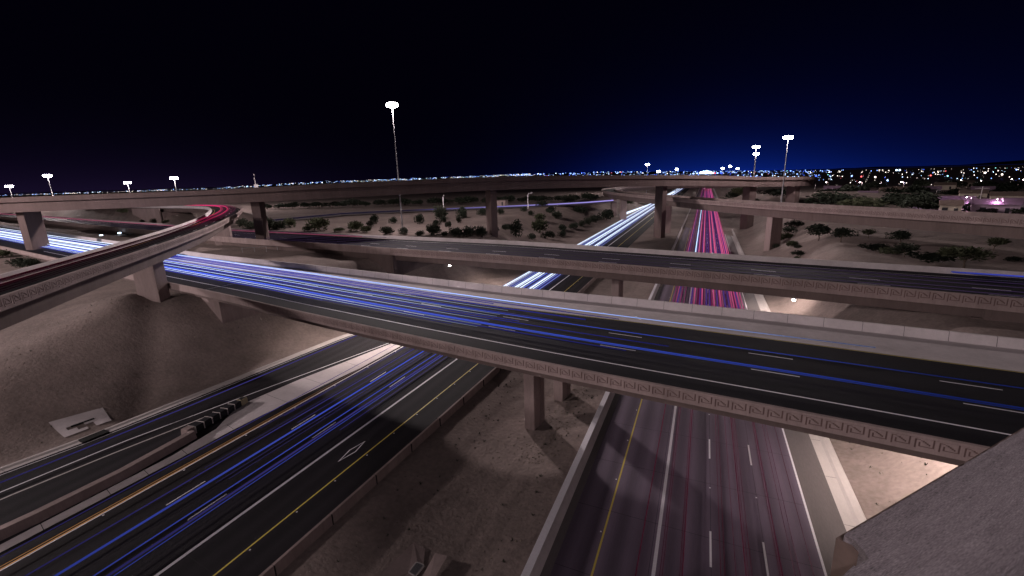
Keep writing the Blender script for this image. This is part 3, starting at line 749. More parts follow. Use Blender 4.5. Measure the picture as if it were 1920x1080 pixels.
# --- top flyover
fpx = [(-260, 384, 122), (0, 371, 115), (320, 359.5, 117), (480, 352, 119), (640, 343.5, 125), (960, 330.5, 146), (1240, 328.3, 176), (1360, 329.5, 187), (1440, 331.8, 193)]
fh = [3.9, 3.8, 3.6, 3.7, 3.95, 4.2, 4.2, 4.2, 4.1]
PF = [und(*p) for p in fpx]
e = PF[-1]
PF += [Vector((e.x+16, e.y+7, e.z-.3)), Vector((e.x+22, e.y+24, e.z-.8)), Vector((e.x+19, e.y+50, e.z-1.2)), Vector((e.x+5, e.y+78, e.z-2.2)), Vector((e.x-15, e.y+105, e.z-3.5))]
fh += [4.0, 4.0, 4.0, 4.0, 4.0]
PFs = catmull(PF, 6); fhs = []
for i in range(len(fh)-1): fhs += [lerp(fh[i], fh[i+1], j/6) for j in range(6)]
fhs.append(fh[-1])
def offL(P, w):
    out = []
    for i, p in enumerate(P):
        t = P[min(i+1, len(P)-1)]-P[max(i-1, 0)]; n_ = Vector((-t.y, t.x, 0)).normalized(); out.append(p+n_*w)
    return out
bF = empty('flyover', (0, 180, 0), 'long dark top flyover spanning the whole view along the horizon on tall columns', 'flyover')
RdF = Road(PFs, offL(PFs, 12.5), [h*.33 for h in fhs], fhs, .85)
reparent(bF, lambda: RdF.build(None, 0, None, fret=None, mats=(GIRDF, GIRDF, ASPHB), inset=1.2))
def zgrd(x, y): return ter(x, y)
def fcol(px, zbot=None, w=2.3, d=5.0):
    # find the station whose near edge projects at px
    best = None
    for i in range(len(PFs)-1):
        p = RdF.at(i, 6.2); v = p-Vector((0, 0, CZ)); c_ = Vector((v.dot(right), v.dot(down), v.dot(fwd)))
        if c_.z < 1: continue
        x = 960+FPX*c_.x/c_.z
        if best is None or abs(x-px) < best[0]: best = (abs(x-px), i)
    i = best[1]
    # refine along the path
    bp_, be = None, 1e9
    for k in range(-10, 11):
        f = max(0, min(len(PFs)-1.001, i+k/10)); a = int(f); P_ = RdF.at(a, 6.2).lerp(RdF.at(a+1, 6.2), f-a)
        v = P_-Vector((0, 0, CZ)); v.z -= 8; c_ = Vector((v.dot(right), v.dot(down), v.dot(fwd))); x = 960+FPX*c_.x/c_.z
        if abs(x-px) < be: be = abs(x-px); bp_ = (P_, a)
    P_, a = bp_; t = PFs[a+1]-PFs[a]; rz = math.atan2(t.y, t.x)
    zt = P_.z-fhs[a]+.05; zb = (zgrd(P_.x, P_.y) if zbot is None else zbot)-1.0
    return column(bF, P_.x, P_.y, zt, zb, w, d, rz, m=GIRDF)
for px in (62, 487, 920, 1240): fcol(px, w=2.2, d=4.4)
fcol(1405, w=3.2, d=4.6); fcol(1486, w=2.6, d=4.6)
q = MB()
for px in ((880, 334), (1475, 0)): pass
tgt = None
# small cctv pole standing on the flyover
pp = min(range(len(PFs)), key=lambda i: abs(PFs[i].x-und(489, 351, 119).x))
pb = RdF.at(pp, .2)
cp = empty('camera_pole', pb, 'thin pale hooked camera pole standing on the left half of the top flyover', 'camera pole')
q = MB(); q.tube([(0, 0, 0), (-.25, 0, 2.6)], .11); q.tube([(-.25, 0, 2.6), (-.1, .2, 3.1), (-.45, .2, 3.5)], .06); q.build('pole', CONCL, cp)
q = MB(); q.box((.0, 0, .45), (.9, .4, .8)); q.build('cabinet', WHITE, cp); q = MB(); q.ball((-.45, .2, 3.2), .18); q.build('camera_head', STEEL, cp)

# ------------------------------------------------------------------ concrete barrier top right in front of the camera
bar = empty('flyover_barrier', (2, .3, 24), 'rough brushed concrete slab top with a broken corner filling the lower right corner', 'barrier')
ZS = 25.3
top = [(1583, 1003), (1600, 1011), (1612, 1024), (1621, 1034), (1625, 1042), (1630, 1047), (1617, 1054), (1604, 1062), (1601, 1060), (1590, 1070), (1575, 1083), (1560, 1098), (1530, 1125)]
up = [un(*p, ZS) for p in top]
A0 = up[0]; B0 = un(1920, 803.5, ZS); dirv = (B0-A0).normalized(); nv = Vector((dirv.y, -dirv.x, 0))
if nv.dot(un(1900, 1050, ZS)-A0) < 0: nv = -nv
far_ = A0+dirv*9
# inner outline: near the camera the slab runs back past the lens
out = up+[up[-1]+nv*.9-dirv*.2, far_+nv*1.5, far_]
# subdivided rough edges
edge = []
for a, b in zip(out, out[1:]+out[:1]):
    n = max(1, int((b-a).length/.012)) if (b-a).length < 10 else 1
    for k in range(n):
        p = a.lerp(b, k/n); j = .0011 if 0 < k else .0
        edge.append(p+Vector((random.uniform(-j, j), random.uniform(-j, j), 0)))
me = D.meshes.new('slab_top'); n = len(edge)
# local coordinates along the slab so the brush marks run lengthwise
def loc(p): q_ = p-A0; return (q_.dot(dirv), q_.dot(nv), q_.z)
V = [loc(p) for p in edge]+[(loc(p)[0], loc(p)[1]+.0, -.07) for p in edge]
me.from_pydata(V, [], [tuple(range(n))[::-1], tuple(range(n, 2*n))]+[(i, i+n, (i+1) % n+n, (i+1) % n) for i in range(n)])
me.materials.append(SLAB); me.update()
so_ = D.objects.new('slab_top', me); link(so_)
Ms = Matrix((dirv, nv, Vector((0, 0, 1)))).transposed().to_4x4(); Ms.translation = A0
if Matrix((dirv, nv, Vector((0, 0, 1)))).determinant() < 0: pass
so_.matrix_world = Ms
bpy.context.view_layer.update()
so_.parent = bar; so_.matrix_parent_inverse = Matrix.Translation(bar.location).inverted()
q = MB(); 
q.obox((-.004, -.011, -1.3), (9, 0, 0), (0, .06, 0), (0, 0, 1.286)); 
fl = q.build('face_wall', EDGE); fl.matrix_world = Ms; bpy.context.view_layer.update(); fl.parent = bar; fl.matrix_parent_inverse = Matrix.Translation(bar.location).inverted()
q = MB(); q.obox((.35, .055, -1.3), (8.5, 0, 0), (0, .8, 0), (0, 0, 1.198)); fl = q.build('wall_core', GIRD); fl.matrix_world = Ms; bpy.context.view_layer.update(); fl.parent = bar; fl.matrix_parent_inverse = Matrix.Translation(bar.location).inverted()
cpst = und(1487, 1108, .62)
cb = empty('pipe_post', cpst, 'dark round scuffed pipe cap just showing at the bottom edge beside the slab', 'pipe')
q = MB(); q.tube([(0, 0, -1.2), (0, 0, -.02)], .028, 20); q.build('pipe', DARK, cb); q = MB(); q.ball((0, 0, -.015), .031, 20, 10, sz=.6); q.build('cap', DARK, cb, smooth=True)

# ------------------------------------------------------------------ light trails
T = {}
def tm(name, col, s, axis=None): T[name] = emis('streak '+name, col, s, axis)
tm('blue', (.08, .15, 1.0), .85, (0, -80, 16, 1.6, .09))
tm('blue_dim', (.05, .06, .55), .5, (0, -80, 2, 2.2, .25))
tm('bluewhite', (.30, .45, 1.0), 1.5, (0, -25, 10, 1.3, .12))
tm('white_b1', (.55, .66, 1.0), 1.5, (0, -80, -18, 1.4, .10))
tm('lblue', (.10, .15, .9), .62, (1, 8, 60, .30, 1.0))
tm('lpurple', (.16, .14, .75), .3, (1, 10, 60, .3, 1.0))
tm('orange', (1.0, .45, .14), .5, (1, 15, 50, 1.0, .10))
tm('white_far', (.72, .82, 1.0), 1.5)
tm('white_far_dim', (.25, .30, .9), .8)
tm('red_near', (.60, .03, .15), .13, (1, 25, 105, .45, 3.0))
tm('red_far', (.95, .15, .40), .75, (1, 90, 125, .35, 1.0))
tm('red_far_dim', (.42, .05, .22), .38)
tm('violet', (.16, .07, .42), .35)
tm('bluewhite_r', (.5, .7, 1.0), 2.2, (1, 95, 130, .0, 1.0))
tm('magenta', (1.0, .06, .22), .9, (0, -160, -92, 1.1, .02))
tm('magenta_dim', (.7, .03, .24), .35, (0, -170, -85, 1.3, .03))
tm('pink', (1.0, .20, .36), .55, (0, -330, -100, 1.3, .5))
tm('purple_dim', (.30, .16, .50), .12)
tm('front', (.45, .38, 1.0), .8, (0, -150, -60, .03, 1.0))
tm('bluesoft', (.10, .13, .9), .8, (0, 26, 55, .1, 1.1))
def trail(path, r, mname, label, cat='light streak', group=None, name='light_streak', flat=1.0):
    q = MB(); q.tube(path, r, 5); o = q.build(name, T[mname], None, smooth=True)
    return tag(o, label, cat, group)
def near_pts(x0, y0, y1, dx=0, z=.65, n=14, shear=True):
    return [(x0+dx*(i/n)+(shx(y0+(y1-y0)*i/n) if shear else 0), y0+(y1-y0)*i/n, z) for i in range(n+1)]
# left carriageway, close stretch and through to the bridges
for x, r, m_, lab in ((-38.95, .085, 'lblue', 'thick blue streak between the two dashed lines of the left carriageway'),
                      (-36.45, .045, 'lblue', 'thin bright blue streak hugging the right dashed line of the left carriageway'),
                      (-35.55, .085, 'lpurple', 'dull violet-blue streak just right of the thin bright blue one'),
                      (-35.15, .03, 'lblue', 'hair-thin blue streak on the right rim of the dull violet one'),
                      (-40.9, .05, 'lpurple', 'faint violet streak between the orange one and the left dashed line'),
                      (-43.35, .022, 'orange', 'thin pale orange streak in the left lane, right one of the orange pair'),
                      (-43.66, .012, 'orange', 'dim orange streak in the left lane, left one of the orange pair'),
                      (-44.9, .035, 'lpurple', 'faint violet streak outside the left edge line by the pale gore')):
    trail(near_pts(x, -15, 150), r, m_, lab, group='streaks on the left carriageway')
trail([un(x_, y_, .6) for x_, y_ in ((-150, 962), (0, 905), (112, 860), (235, 810), (360, 759), (480, 709), (640, 641), (720, 608), (800, 575))], .06, 'lpurple', 'blue streak on the ramp at the foot of the sand slope')
for k in range(8):
    x = random.choice([-42.6, -41.6, -39.6, -38.2, -37.5, -34.7])+random.uniform(-.5, .5)
    trail(near_pts(x, random.uniform(22, 34), 150, z=.62), random.uniform(.012, .022), 'lpurple', 'hair-thin faint violet streak on the left carriageway', group='faint streaks on the left carriageway')
# far white stretch
for k, (x, r, m_) in enumerate([(-43.6, .10, 'white_far'), (-43.0, .06, 'white_far'), (-42.0, .05, 'white_far_dim'), (-41.3, .07, 'white_far_dim'), (-40.5, .13, 'white_far'), (-39.9, .07, 'white_far'), (-39.1, .10, 'white_far'),
                  (-38.4, .06, 'white_far_dim'), (-37.2, .06, 'white_far_dim'), (-36.6, .14, 'white_far'), (-35.8, .08, 'white_far'), (-35.2, .07, 'white_far_dim'), (-34.2, .05, 'white_far_dim'), (-40.0, .03, 'white_far_dim'), (-42.7, .03, 'white_far_dim')]):
    trail([(x, y, .68) for y in (70, 100, 130, 160, 200, 260, 340, 480, 700, 1000)], r*1.25, m_, 'white headlight streak on the far stretch of the left carriageway', group='white streaks on the far freeway')
for k in range(5):
    trail([(-47-k*.8, 300, 1.0), (-45-k*.5, 360, .8), (-43.5+k*.3, 440, .7), (-42+k, 700, .7)], .2, 'white_far', 'short white streak merging from the far slip road', group='merging white streaks')
# right carriageway: thin reds near, strong beyond
rx = [-2.6, -1.15, -1.0, .05, .2, 2.5, 2.75, 3.4, 4.0, 4.15, 4.35, 6.0, 6.15, 6.9, 7.2, 8.0]
for k, x in enumerate(rx):
    trail([(x, y, .7) for y in (-5, 20, 40, 60, 80, 100, 130, 170, 240, 340, 500, 800, 1000)], .016 if k % 4 else .03, 'red_near', 'thin red tail-light streak running the length of the right carriageway', group='thin red streaks')
for k, (x, r, m_) in enumerate([(-4.6, .10, 'red_far_dim'), (-4.1, .06, 'red_far'), (-3.3, .10, 'red_far_dim'), (-2.6, .07, 'red_far_dim'), (-.7, .13, 'red_far'), (-.2, .06, 'red_far_dim'), (.75, .16, 'red_far'), (1.2, .06, 'red_far_dim'),
                  (3.0, .17, 'red_far'), (2.6, .06, 'red_far_dim'), (4.2, .18, 'red_far'), (4.6, .06, 'red_far'), (6.1, .12, 'red_far'), (6.5, .14, 'red_far'), (7.0, .10, 'red_far'), (7.6, .13, 'red_far'), (8.1, .08, 'red_far')]):
    trail([(x, y, .75) for y in (92, 110, 130, 170, 240, 340, 500, 700, 1000)], r, m_, 'broad pink-red streak on the far stretch of the right carriageway', group='broad red streaks')
trail([(-1.75, y, .7) for y in (112, 130, 170, 240, 340, 500)], .10, 'bluewhite_r', 'single pale blue streak among the red ones on the right carriageway')
for x in (-3.8, -1.2, .35, 1.6, 2.2, 3.6, 5.0, 5.7, 7.3):
    trail([(x, y, .7) for y in (92, 130, 170, 240, 340, 500, 700)], .16, 'violet', 'dim violet streak between the pink-red ones', group='violet streaks on the right carriageway')
# nearest bridge
U = [(15.35, .04, 'bluewhite', 'bright pale streak along the shoulder edge of the nearest bridge'), (14.9, .04, 'white_b1', 'white streak just inside the brightest one on the nearest bridge'),
     (13.6, .05, 'blue_dim', None), (12.6, .06, 'blue_dim', None), (10.6, .035, 'blue', 'blue streak in the middle lane of the nearest bridge, next to the far dashed line'), (10.2, .03, 'white_b1', None), (11.0, .035, 'blue_dim', None),
     (9.5, .03, 'white_b1', None), (9.1, .04, 'blue_dim', None), (8.5, .04, 'blue_dim', None), (7.05, .05, 'blue', 'broad blue streak beside the near dashed line of the nearest bridge'), (6.75, .03, 'blue', 'second blue streak right beside the broad one on the nearest bridge'),
     (6.4, .03, 'white_b1', None), (6.0, .035, 'blue_dim', None), (5.7, .025, 'white_b1', None), (13.0, .03, 'blue_dim', None), (11.9, .03, 'white_b1', None), (14.2, .03, 'blue_dim', None), (8.0, .03, 'white_b1', None)]
for u, r, m_, lab in U:
    lim = {'white_b1': -18, 'bluewhite': 14, 'blue_dim': random.uniform(-40, 2), 'blue': 200}[m_]
    trail([p for p in Rd1.path(u, -.25, 20) if p.x < lim], r, m_, lab or 'thin blue-white headlight streak on the nearest bridge', group='streaks on the nearest bridge')
for k in range(16):
    u = random.choice([6.3, 9.9, 13.6])+random.uniform(-1.3, 1.3)
    trail([p for p in Rd1.path(u, -.3, 20) if p.x < random.uniform(-12, -4)-(k%7)*7], .015, 'blue_dim', 'hair-thin faint blue streak on the nearest bridge', group='faint streaks on the nearest bridge')
# broad white bands on the same road beyond the curved ramp
il = next(i for i, p in enumerate(N1) if p.x > -112)
for k, (u, r) in enumerate([(15.2, .10), (14.7, .06), (12.3, .22), (11.7, .12), (10.9, .06), (9.2, .05), (8.6, .16), (8.1, .08), (7.6, .16), (7.0, .05)]):
    trail(Rd1.path(u, -.2+(.4 if k % 3 == 0 else 0), 0, il), r, 'white_far', 'broad white headlight streak beyond the curved ramp at far left', group='white streaks at far left')
# second bridge and its road to the left
kL = next(i for i, p in enumerate(N2) if p.x > -78)
trail(Rd2.path(3.1, -.1, 0, kL-2, True), .085, 'pink', 'long pink tail-light streak on the road behind the curved ramp')
trail(Rd2.path(2.5, -.1, 0, kL, True), .05, 'purple_dim', 'faint violet streak beside the long pink one')
for k in range(4):
    trail(Rd2.path(2.5+k*2.6+random.uniform(-.3, .3), -.25, 40), .03, 'purple_dim', 'faint violet streak on the dark second bridge', group='faint streaks on the second bridge')
kR = next(i for i, p in enumerate(N2) if p.x > 27)
for u in (1.9, 2.2, 2.6): trail(Rd2.path(u, -.25, kR, None, True), .05, 'bluesoft', 'soft blue streak against the far parapet of the second bridge', group='blue streaks on the second bridge')
# curved ramp
for u, r, m_ in ((6.4, .06, 'magenta'), (6.0, .035, 'magenta'), (5.3, .03, 'magenta_dim'), (4.5, .06, 'magenta'), (4.2, .035, 'magenta'), (3.7, .04, 'magenta_dim'), (2.2, .03, 'magenta_dim'), (5.7, .03, 'magenta_dim'), (2.9, .025, 'magenta_dim')):
    trail(Rd4.path(u, -.2), r, m_, 'pink-red streak sweeping round the curved ramp at left', group='pink streaks on the curved ramp')
# frontage road on the far side
fr = [un(x, y, 9.3) for x, y in ((500, 418), (640, 404), (760, 398), (860, 394), (960, 389.5), (1040, 386), (1100, 382.5), (1150, 378.5))]
q = MB()
for a, b in zip(fr[:-1], fr[1:]):
    d = (b-a).normalized(); n_ = Vector((-d.y, d.x, 0))*6; za = Vector((0, 0, .35))
    q.quad(a-n_+za, b-n_+za, b+n_+za, a+n_+za)
tag(q.build('road_frontage', SHOULD), kind='structure')
trail([p+Vector((0, 0, 1.0)) for p in fr], .35, 'front', 'violet-white streak along the far frontage road')
trail([p+Vector((0, 3, 1.0)) for p in fr[3:]], .15, 'front', 'second violet streak behind on the far frontage road')

# ------------------------------------------------------------------ lamps
LAMP = emis('lamp lens', (1.0, .93, .95), 60, sample=False)
def pointlight(name, loc, w, col=(1, .86, .84), r=.5, parent=None, batwing=False):
    l = D.lights.new(name, 'POINT'); l.energy = w; l.color = col; l.shadow_soft_size = r
    if batwing:                              # road luminaire: more light outwards than straight down, none above the horizontal
        l.use_nodes = True; t = l.node_tree; e = t.nodes['Emission']
        n_ = N(t, 'ShaderNodeTexCoord'); sp = N(t, 'ShaderNodeSeparateXYZ'); t.links.new(n_.outputs['Normal'], sp.inputs[0])
        dn = math_(t, 'MULTIPLY', sp.outputs[2], -1.0)
        ramp = N(t, 'ShaderNodeValToRGB'); t.links.new(dn, ramp.inputs[0]); cr = ramp.color_ramp
        cr.elements[0].position = .02; cr.elements[0].color = (0, 0, 0, 1); cr.elements[1].position = 1.0; cr.elements[1].color = (.10, .10, .10, 1)
        for p_, v_ in ((.14, .85), (.34, 1.0), (.55, .45), (.75, .18)):
            el = cr.elements.new(p_); el.color = (v_, v_, v_, 1)
        t.links.new(ramp.outputs[0], e.inputs['Strength'])
    o = D.objects.new(name, l); o.location = loc; link(o, parent); return o
MASTPROTO = {}
def mast(top, label, power, ring=1.5, nl=10, lens=.32, col=(1, .86, .84), pr=(.30, .13), zb=None, r=2.2):
    zb = ter(top.x, top.y) if zb is None else zb
    t = empty('high_mast_lamp', (top.x, top.y, zb), label, 'street lamp', 'high mast lamps')
    h = top.z-zb
    q = MB(); q.tube([(0, 0, -.3), (0, 0, h*.5), (0, 0, h+.6)], [pr[0], (pr[0]+pr[1])/2, pr[1]], 10); q.box((0, 0, 0), (1.2, 1.2, .5)); q.build('pole', STEEL, t)
    q = MB()
    for k in range(nl):
        a = 2*math.pi*k/nl; q.tube([(0, 0, h+.2), (ring*math.cos(a), ring*math.sin(a), h+.1)], .04, 5)
    q.tube([(ring*math.cos(2*math.pi*k/24), ring*math.sin(2*math.pi*k/24), h+.1) for k in range(25)], .06, 5); q.build('lamp_ring', STEEL, t)
    for k in range(nl):
        a = 2*math.pi*k/nl; q = MB(); x, y = ring*math.cos(a), ring*math.sin(a)
        q.ball((x, y, h-.15), lens*1.25, 10, 6, sz=1.0); q.build('lamp', LAMP, t, smooth=True)
    if power: pointlight('lamp_light', (0, 0, h-1.0), power, col, r, t, True)
    return t
P_M0 = 430000
mast(und(735, 196, 146), 'tallest high mast lamp standing alone in the middle of the view behind the top flyover', P_M0, 1.2, 12, .55)
mast(und(1478, 257, 168), 'high mast lamp at the right, highest of the right-hand group', 110000, 1.2, 8, .42)
mast(und(1418, 275, 260), 'upper one of the two overlapping high mast lamps right of the freeway', 120000, 1.2, 8, .55)
mast(und(1418, 288, 330), 'lower one of the two overlapping high mast lamps right of the freeway', 40000, 1.2, 8, .6)
mast(und(1214, 308, 420), 'bright lamp left of the freeway, tallest of the left three', 250000, 1.2, 8, .6)
mast(und(1235, 321, 520), 'lamp just right of and below the tall one left of the freeway', 30000, 1.0, 6, .7)
mast(und(1269, 317, 600), 'small lamp nearest the left side of the white freeway streaks', 30000, 1.0, 6, .7)
mast(und(1355, 315.5, 700), 'first of three small lamps in a row right of the red streaks', 0, 1.0, 6, .8)
mast(und(1369, 311.5, 650), 'middle and highest of three small lamps in a row right of the red streaks', 30000, 1.0, 6, .8)
mast(und(1383, 316, 700), 'last of three small lamps in a row right of the red streaks', 0, 1.0, 6, .8)
mast(und(17, 349, 330), 'leftmost high mast lamp at the edge of the view', 45000, 1.6, 8, .55)
mast(und(89, 329, 300), 'second high mast lamp from the left, taller than its neighbours', 250000, 1.6, 8, .6)
mast(und(239, 342, 340), 'third high mast lamp from the left above the top flyover', 500000, 1.7, 8, .55)
mast(und(326, 333.5, 300), 'fourth high mast lamp from the left, above the bend of the curved ramp', 300000, 1.7, 8, .55)
mast(Vector((-66, -55, 45)), 'high mast lamp standing behind the viewer and lighting the near roads', 170000, 1.35, 12, .4, zb=9)
mast(Vector((-165, -8, 44)), 'high mast lamp beyond the left edge of the view lighting the sand slope', 400000, 1.35, 12, .4, zb=9)
mast(Vector((75, -60, 45)), 'high mast lamp behind the viewer to the right', 25000, 1.35, 12, .4, zb=9)
# unseen lamp post added behind the viewer to brighten the slab
rl_ = empty('street_lamp', (4.5, -9, 24), 'added street lamp on the ramp behind the viewer lighting the slab', 'street lamp')
q = MB(); q.tube([(0, 0, -.5), (0, 0, 11.4), (-.4, .4, 12.0), (-1.8, 1.8, 12.2)], [.14, .1, .08, .07], 8); q.build('pole', STEEL, rl_)
q = MB(); q.ball((-1.8, 1.8, 12.05), .25, 10, 6, sz=.4); q.build('lamp', LAMP, rl_, smooth=True)
pointlight('lamp_light', (-1.8, 1.8, 11.8), 5200, (1, .86, .9), .12, rl_)  # light of the added lamp
# lamps mounted under the bridges
ULENS = emis('under-bridge lens', (1.0, .92, .85), 40, sample=False)
def under(loc, label, power, lens=.26, col=(1, .84, .74), spread=138):
    t = empty('underpass_lamp', loc, label, 'wall lamp', 'underpass lamps')
    q = MB(); q.box((0, 0, .18), (.5, .35, .2)); q.build('housing', STEEL, t, bevel=.02)
    q = MB(); q.ball((0, 0, 0), lens, 10, 6, sz=.7); q.build('lens', ULENS, t, smooth=True)
    l = D.lights.new('lamp_light', 'SPOT'); l.energy = power; l.color = col; l.shadow_soft_size = .12; l.spot_size = math.radians(spread); l.spot_blend = .7
    o = D.objects.new('lamp_light', l); o.location = (0, 0, -.25); link(o, t)
under(un(843, 498, 8.3), 'bright star-like lamp under the left end of the second bridge', 1100)
under(un(1488, 562, 8.0), 'bright star-like lamp under the right end of the second bridge', 1800)
under((-49, 57.5, 9.4), 'hidden lamp under the nearest bridge lighting the pale gore', 5000)
under((-57.5, 53, 9.4), 'hidden lamp under the nearest bridge lighting the foot of the sand slope', 800)
under((16.5, 41.5, 9.3), 'hidden lamp under the nearest bridge lighting the right kerb and sand', 5200)
under((13.5, 94, 8.6), 'hidden lamp under the second bridge lighting the right kerb', 4200)
under((-44.5, 100, 8.6), 'hidden lamp under the second bridge over the left lanes', 3000)
# overhead sign from behind
sp = un(150, 476, 9.3)
sg = empty('road_sign', (sp.x, sp.y, 9.3), 'dark back of an overhead sign on a curved arm, two lamps on top', 'road sign')
s1 = und(187, 457, 172); s2 = und(240, 447, 172)
def relv(p): return p-Vector((sp.x, sp.y, 9.3))
top_ = relv(und(187, 452, 172))
q = MB(); c0 = relv(und(150, 478, 172)); q.tube([c0-Vector((0, 0, 3)), c0, relv(und(153, 467, 172)), relv(und(162, 457, 172)), relv(und(175, 453, 172)), relv(und(190, 452, 172)), relv(und(235, 447, 172))], .38, 8); q.build('arm', STEEL, sg)
a, b = relv(und(188, 445, 172)), relv(und(239, 438.5, 172)); c_ = relv(und(191, 460, 172))
q = MB(); q.obox(a, b-a, (.05, .25, 0), (0, 0, -3.2)); q.build('panel', DARK, sg)
q = MB()
for t_ in (.0, .22, .44, .66, .88): q.obox(a.lerp(b, t_)+Vector((-.1, -.15, 0)), (.25, 0, 0), (0, .14, 0), (0, 0, -3.2))
for h_ in (0, -1.5, -3.0): q.obox(a+Vector((-.1, -.12, h_)), b-a, (0, .1, 0), (0, 0, -.18))
q.build('frame', STEEL, sg)
SL = emis('sign lamp', (.65, .85, 1), 8, sample=False)
for t_ in (.05, .72):
    q = MB(); q.ball(a.lerp(b, t_)+Vector((0, 0, .7)), .55, 10, 6, sz=.45); q.build('lamp', SL, sg, smooth=True)
# white street lights on the frontage road
for px, y0, y1, dist, lab in ((832, 367, 394, 240, 'white lamp post with a short hook behind a dark bush by the frontage road'), (990, 363, 388, 250, 'white lamp post with an arm to the right on the frontage road')):
    b_ = und(px, y1, dist); t_ = und(px, y0, dist); t = empty('lamp_post', b_, lab, 'lamp post')
    h = t_.z-b_.z; q = MB(); q.tube([(0, 0, -1), (0, 0, h*.9), (.4, 0, h), (2.8, 0, h+.5)] if px > 900 else [(0, 0, -1), (0, 0, h*.9), (.3, 0, h), (.9, -.2, h+.1)], [.22, .2, .16, .14], 6); q.build('pole', WHITE, t)
# small block building on the far ground
bb = und(942, 384, 260); t = empty('utility_building', bb, 'tiny flat roofed block building beyond the frontage road', 'building')
q = MB(); q.box((0, 0, 1.0), (5, 4, 3)); q.build('wall', CONC, t); q = MB(); q.box((0, 0, 2.6), (5.6, 4.6, .25)); q.build('roof', GIRD, t); q = MB(); q.box((.8, -2.01, .7), (.9, .06, 2)); q.build('door', DARK, t)
# guard fence posts / chain link beside the upper left road
fn = empty('post_fence', un(200, 430, 11), 'low post fence along the near edge of the upper left road', 'fence')
q = MB(); pts = [un(x, y, 10.6) for x, y in ((80, 416), (140, 421.5), (200, 428), (283, 437))]
for a_, b_ in zip(pts[:-1], pts[1:]):
    n = 16
    for k in range(n):
        p = a_.lerp(b_, k/n); q.box((p.x, p.y, 10.2), (.16, .16, 1.7))
wparent(q.build('post', GUTT), fn)
q = MB(); q.tube([p+Vector((0, 0, .3)) for p in pts], .05, 5); wparent(q.build('rail', GUTT), fn)
# railing on the bench between the two bridges
rl = empty('railing', un(560, 465, 9.6), 'thin pipe railing on the bench of dirt behind the nearest bridge', 'railing')
q = MB(); q2 = MB(); pts = [un(x, y, 9.4) for x, y in ((455, 474), (500, 471), (540, 466), (575, 463))]
for p in pts+[pts[0].lerp(pts[1], .5), pts[1].lerp(pts[2], .5), pts[2].lerp(pts[3], .5)]: q.tube([p-Vector((0, 0, .5)), p+Vector((0, 0, 1.2))], .06, 5)
q2.tube([p+Vector((0, 0, 1.2)) for p in pts], .05, 5)
wparent(q.build('post', STEEL), rl); wparent(q2.build('rail', STEEL), rl)

# ------------------------------------------------------------------ plants
def crown(seed, n=260, spiky=False, lumps=5):
    rnd = random.Random(seed); q = MB(); L_ = []
    for _ in range(lumps):
        a = rnd.uniform(0, 6.28); r = rnd.uniform(.0, .55); L_.append((r*math.cos(a), r*math.sin(a), rnd.uniform(.4, .8), rnd.uniform(.32, .55)))
    for k in range(n):
        lx, ly, lz, lr = rnd.choice(L_)
        d = Vector((rnd.gauss(0, 1), rnd.gauss(0, 1), rnd.gauss(0, .85))).normalized()*lr*rnd.uniform(.55, 1.12)
        p = Vector((lx, ly, lz))+d
        if p.z < .06: p.z = rnd.uniform(.06, .3)
        s = rnd.uniform(.035, .095); a = Vector((rnd.gauss(0, 1), rnd.gauss(0, 1), rnd.gauss(0, 1))).normalized(); b = a.orthogonal().normalized()
        if spiky: b = (d+Vector((0, 0, .3))).normalized()*2.2; s *= .8
        q.quad(p-a*s-b*s*.5, p+a*s*.3-b*s*.6, p+a*s+b*s*.6, p-a*s*.4+b*s*.7)
    return q
def meshof(q, name, m):
    me = D.meshes.new(name); me.from_pydata(q.v, [], q.f); me.materials.append(m); me.update(); return me
CR = [meshof(crown(i, 900, spiky=(i % 3 == 1), lumps=4+i % 4), 'foliage', LEAF[(0, 1, 2, 0, 2, 1)[i]]) for i in range(6)]
def trunkmesh(seed):
    rnd = random.Random(seed); q = MB(); q.tube([(0, 0, -.2), (.04, 0, .25), (0, .05, .5)], [.05, .035, .025], 6)
    for k in range(5):
        a = rnd.uniform(0, 6.28); q.tube([(0, .02, .3+.04*k), (.15*math.cos(a), .15*math.sin(a), .55), (.35*math.cos(a), .35*math.sin(a), .85)], [.025, .017, .008], 5)
    return meshof(q, 'trunk', BARK)
TR = [trunkmesh(i) for i in range(3)]
cnt = 0
def plant(px, py, hpx, z=None, wf=1.0, tree=False, var=None, dist=None, label=None, group=None, cat=None):
    """base at photo pixel (px,py) on the terrain, height hpx photo pixels"""
    global cnt
    if dist: p = und(px, py, 14250/(py-(334-.03*(px-960))))
    else:
        zz = 9.3 if z is None else z
        for _ in range(12):
            p = un(px, py, zz); zz = lerp(zz, ter(p.x, p.y), .7)
        p = un(px, py, zz)
    v = p-Vector((0, 0, CZ)); Z = v.dot(fwd); s = hpx*Z/FPX*1.05
    k = (cnt*5+int(px)) % 6 if var is None else var; cnt += 1
    t = empty('desert_tree' if tree else 'desert_shrub', p, label or 'x', cat or ('tree' if tree else 'shrub'), group, rz=random.uniform(0, 6.28))
    c = D.objects.new('crown' if tree else 'foliage', CR[k]); link(c, t)
    tr_ = D.objects.new('trunk' if tree else 'stems', TR[k % 3]); link(tr_, t)
    if tree: c.location = (0, 0, s*.32); c.scale = (s*.62*wf, s*.62*wf, s*.56); tr_.scale = (s*.9, s*.9, s*.85)
    else: c.location = (0, 0, -s*.03); c.scale = (s*.8*wf, s*.8*wf, s*.85); tr_.scale = (s*.7, s*.7, s*.6)
    return t
mid = 'shrubs on the dirt between the second bridge and the frontage road'
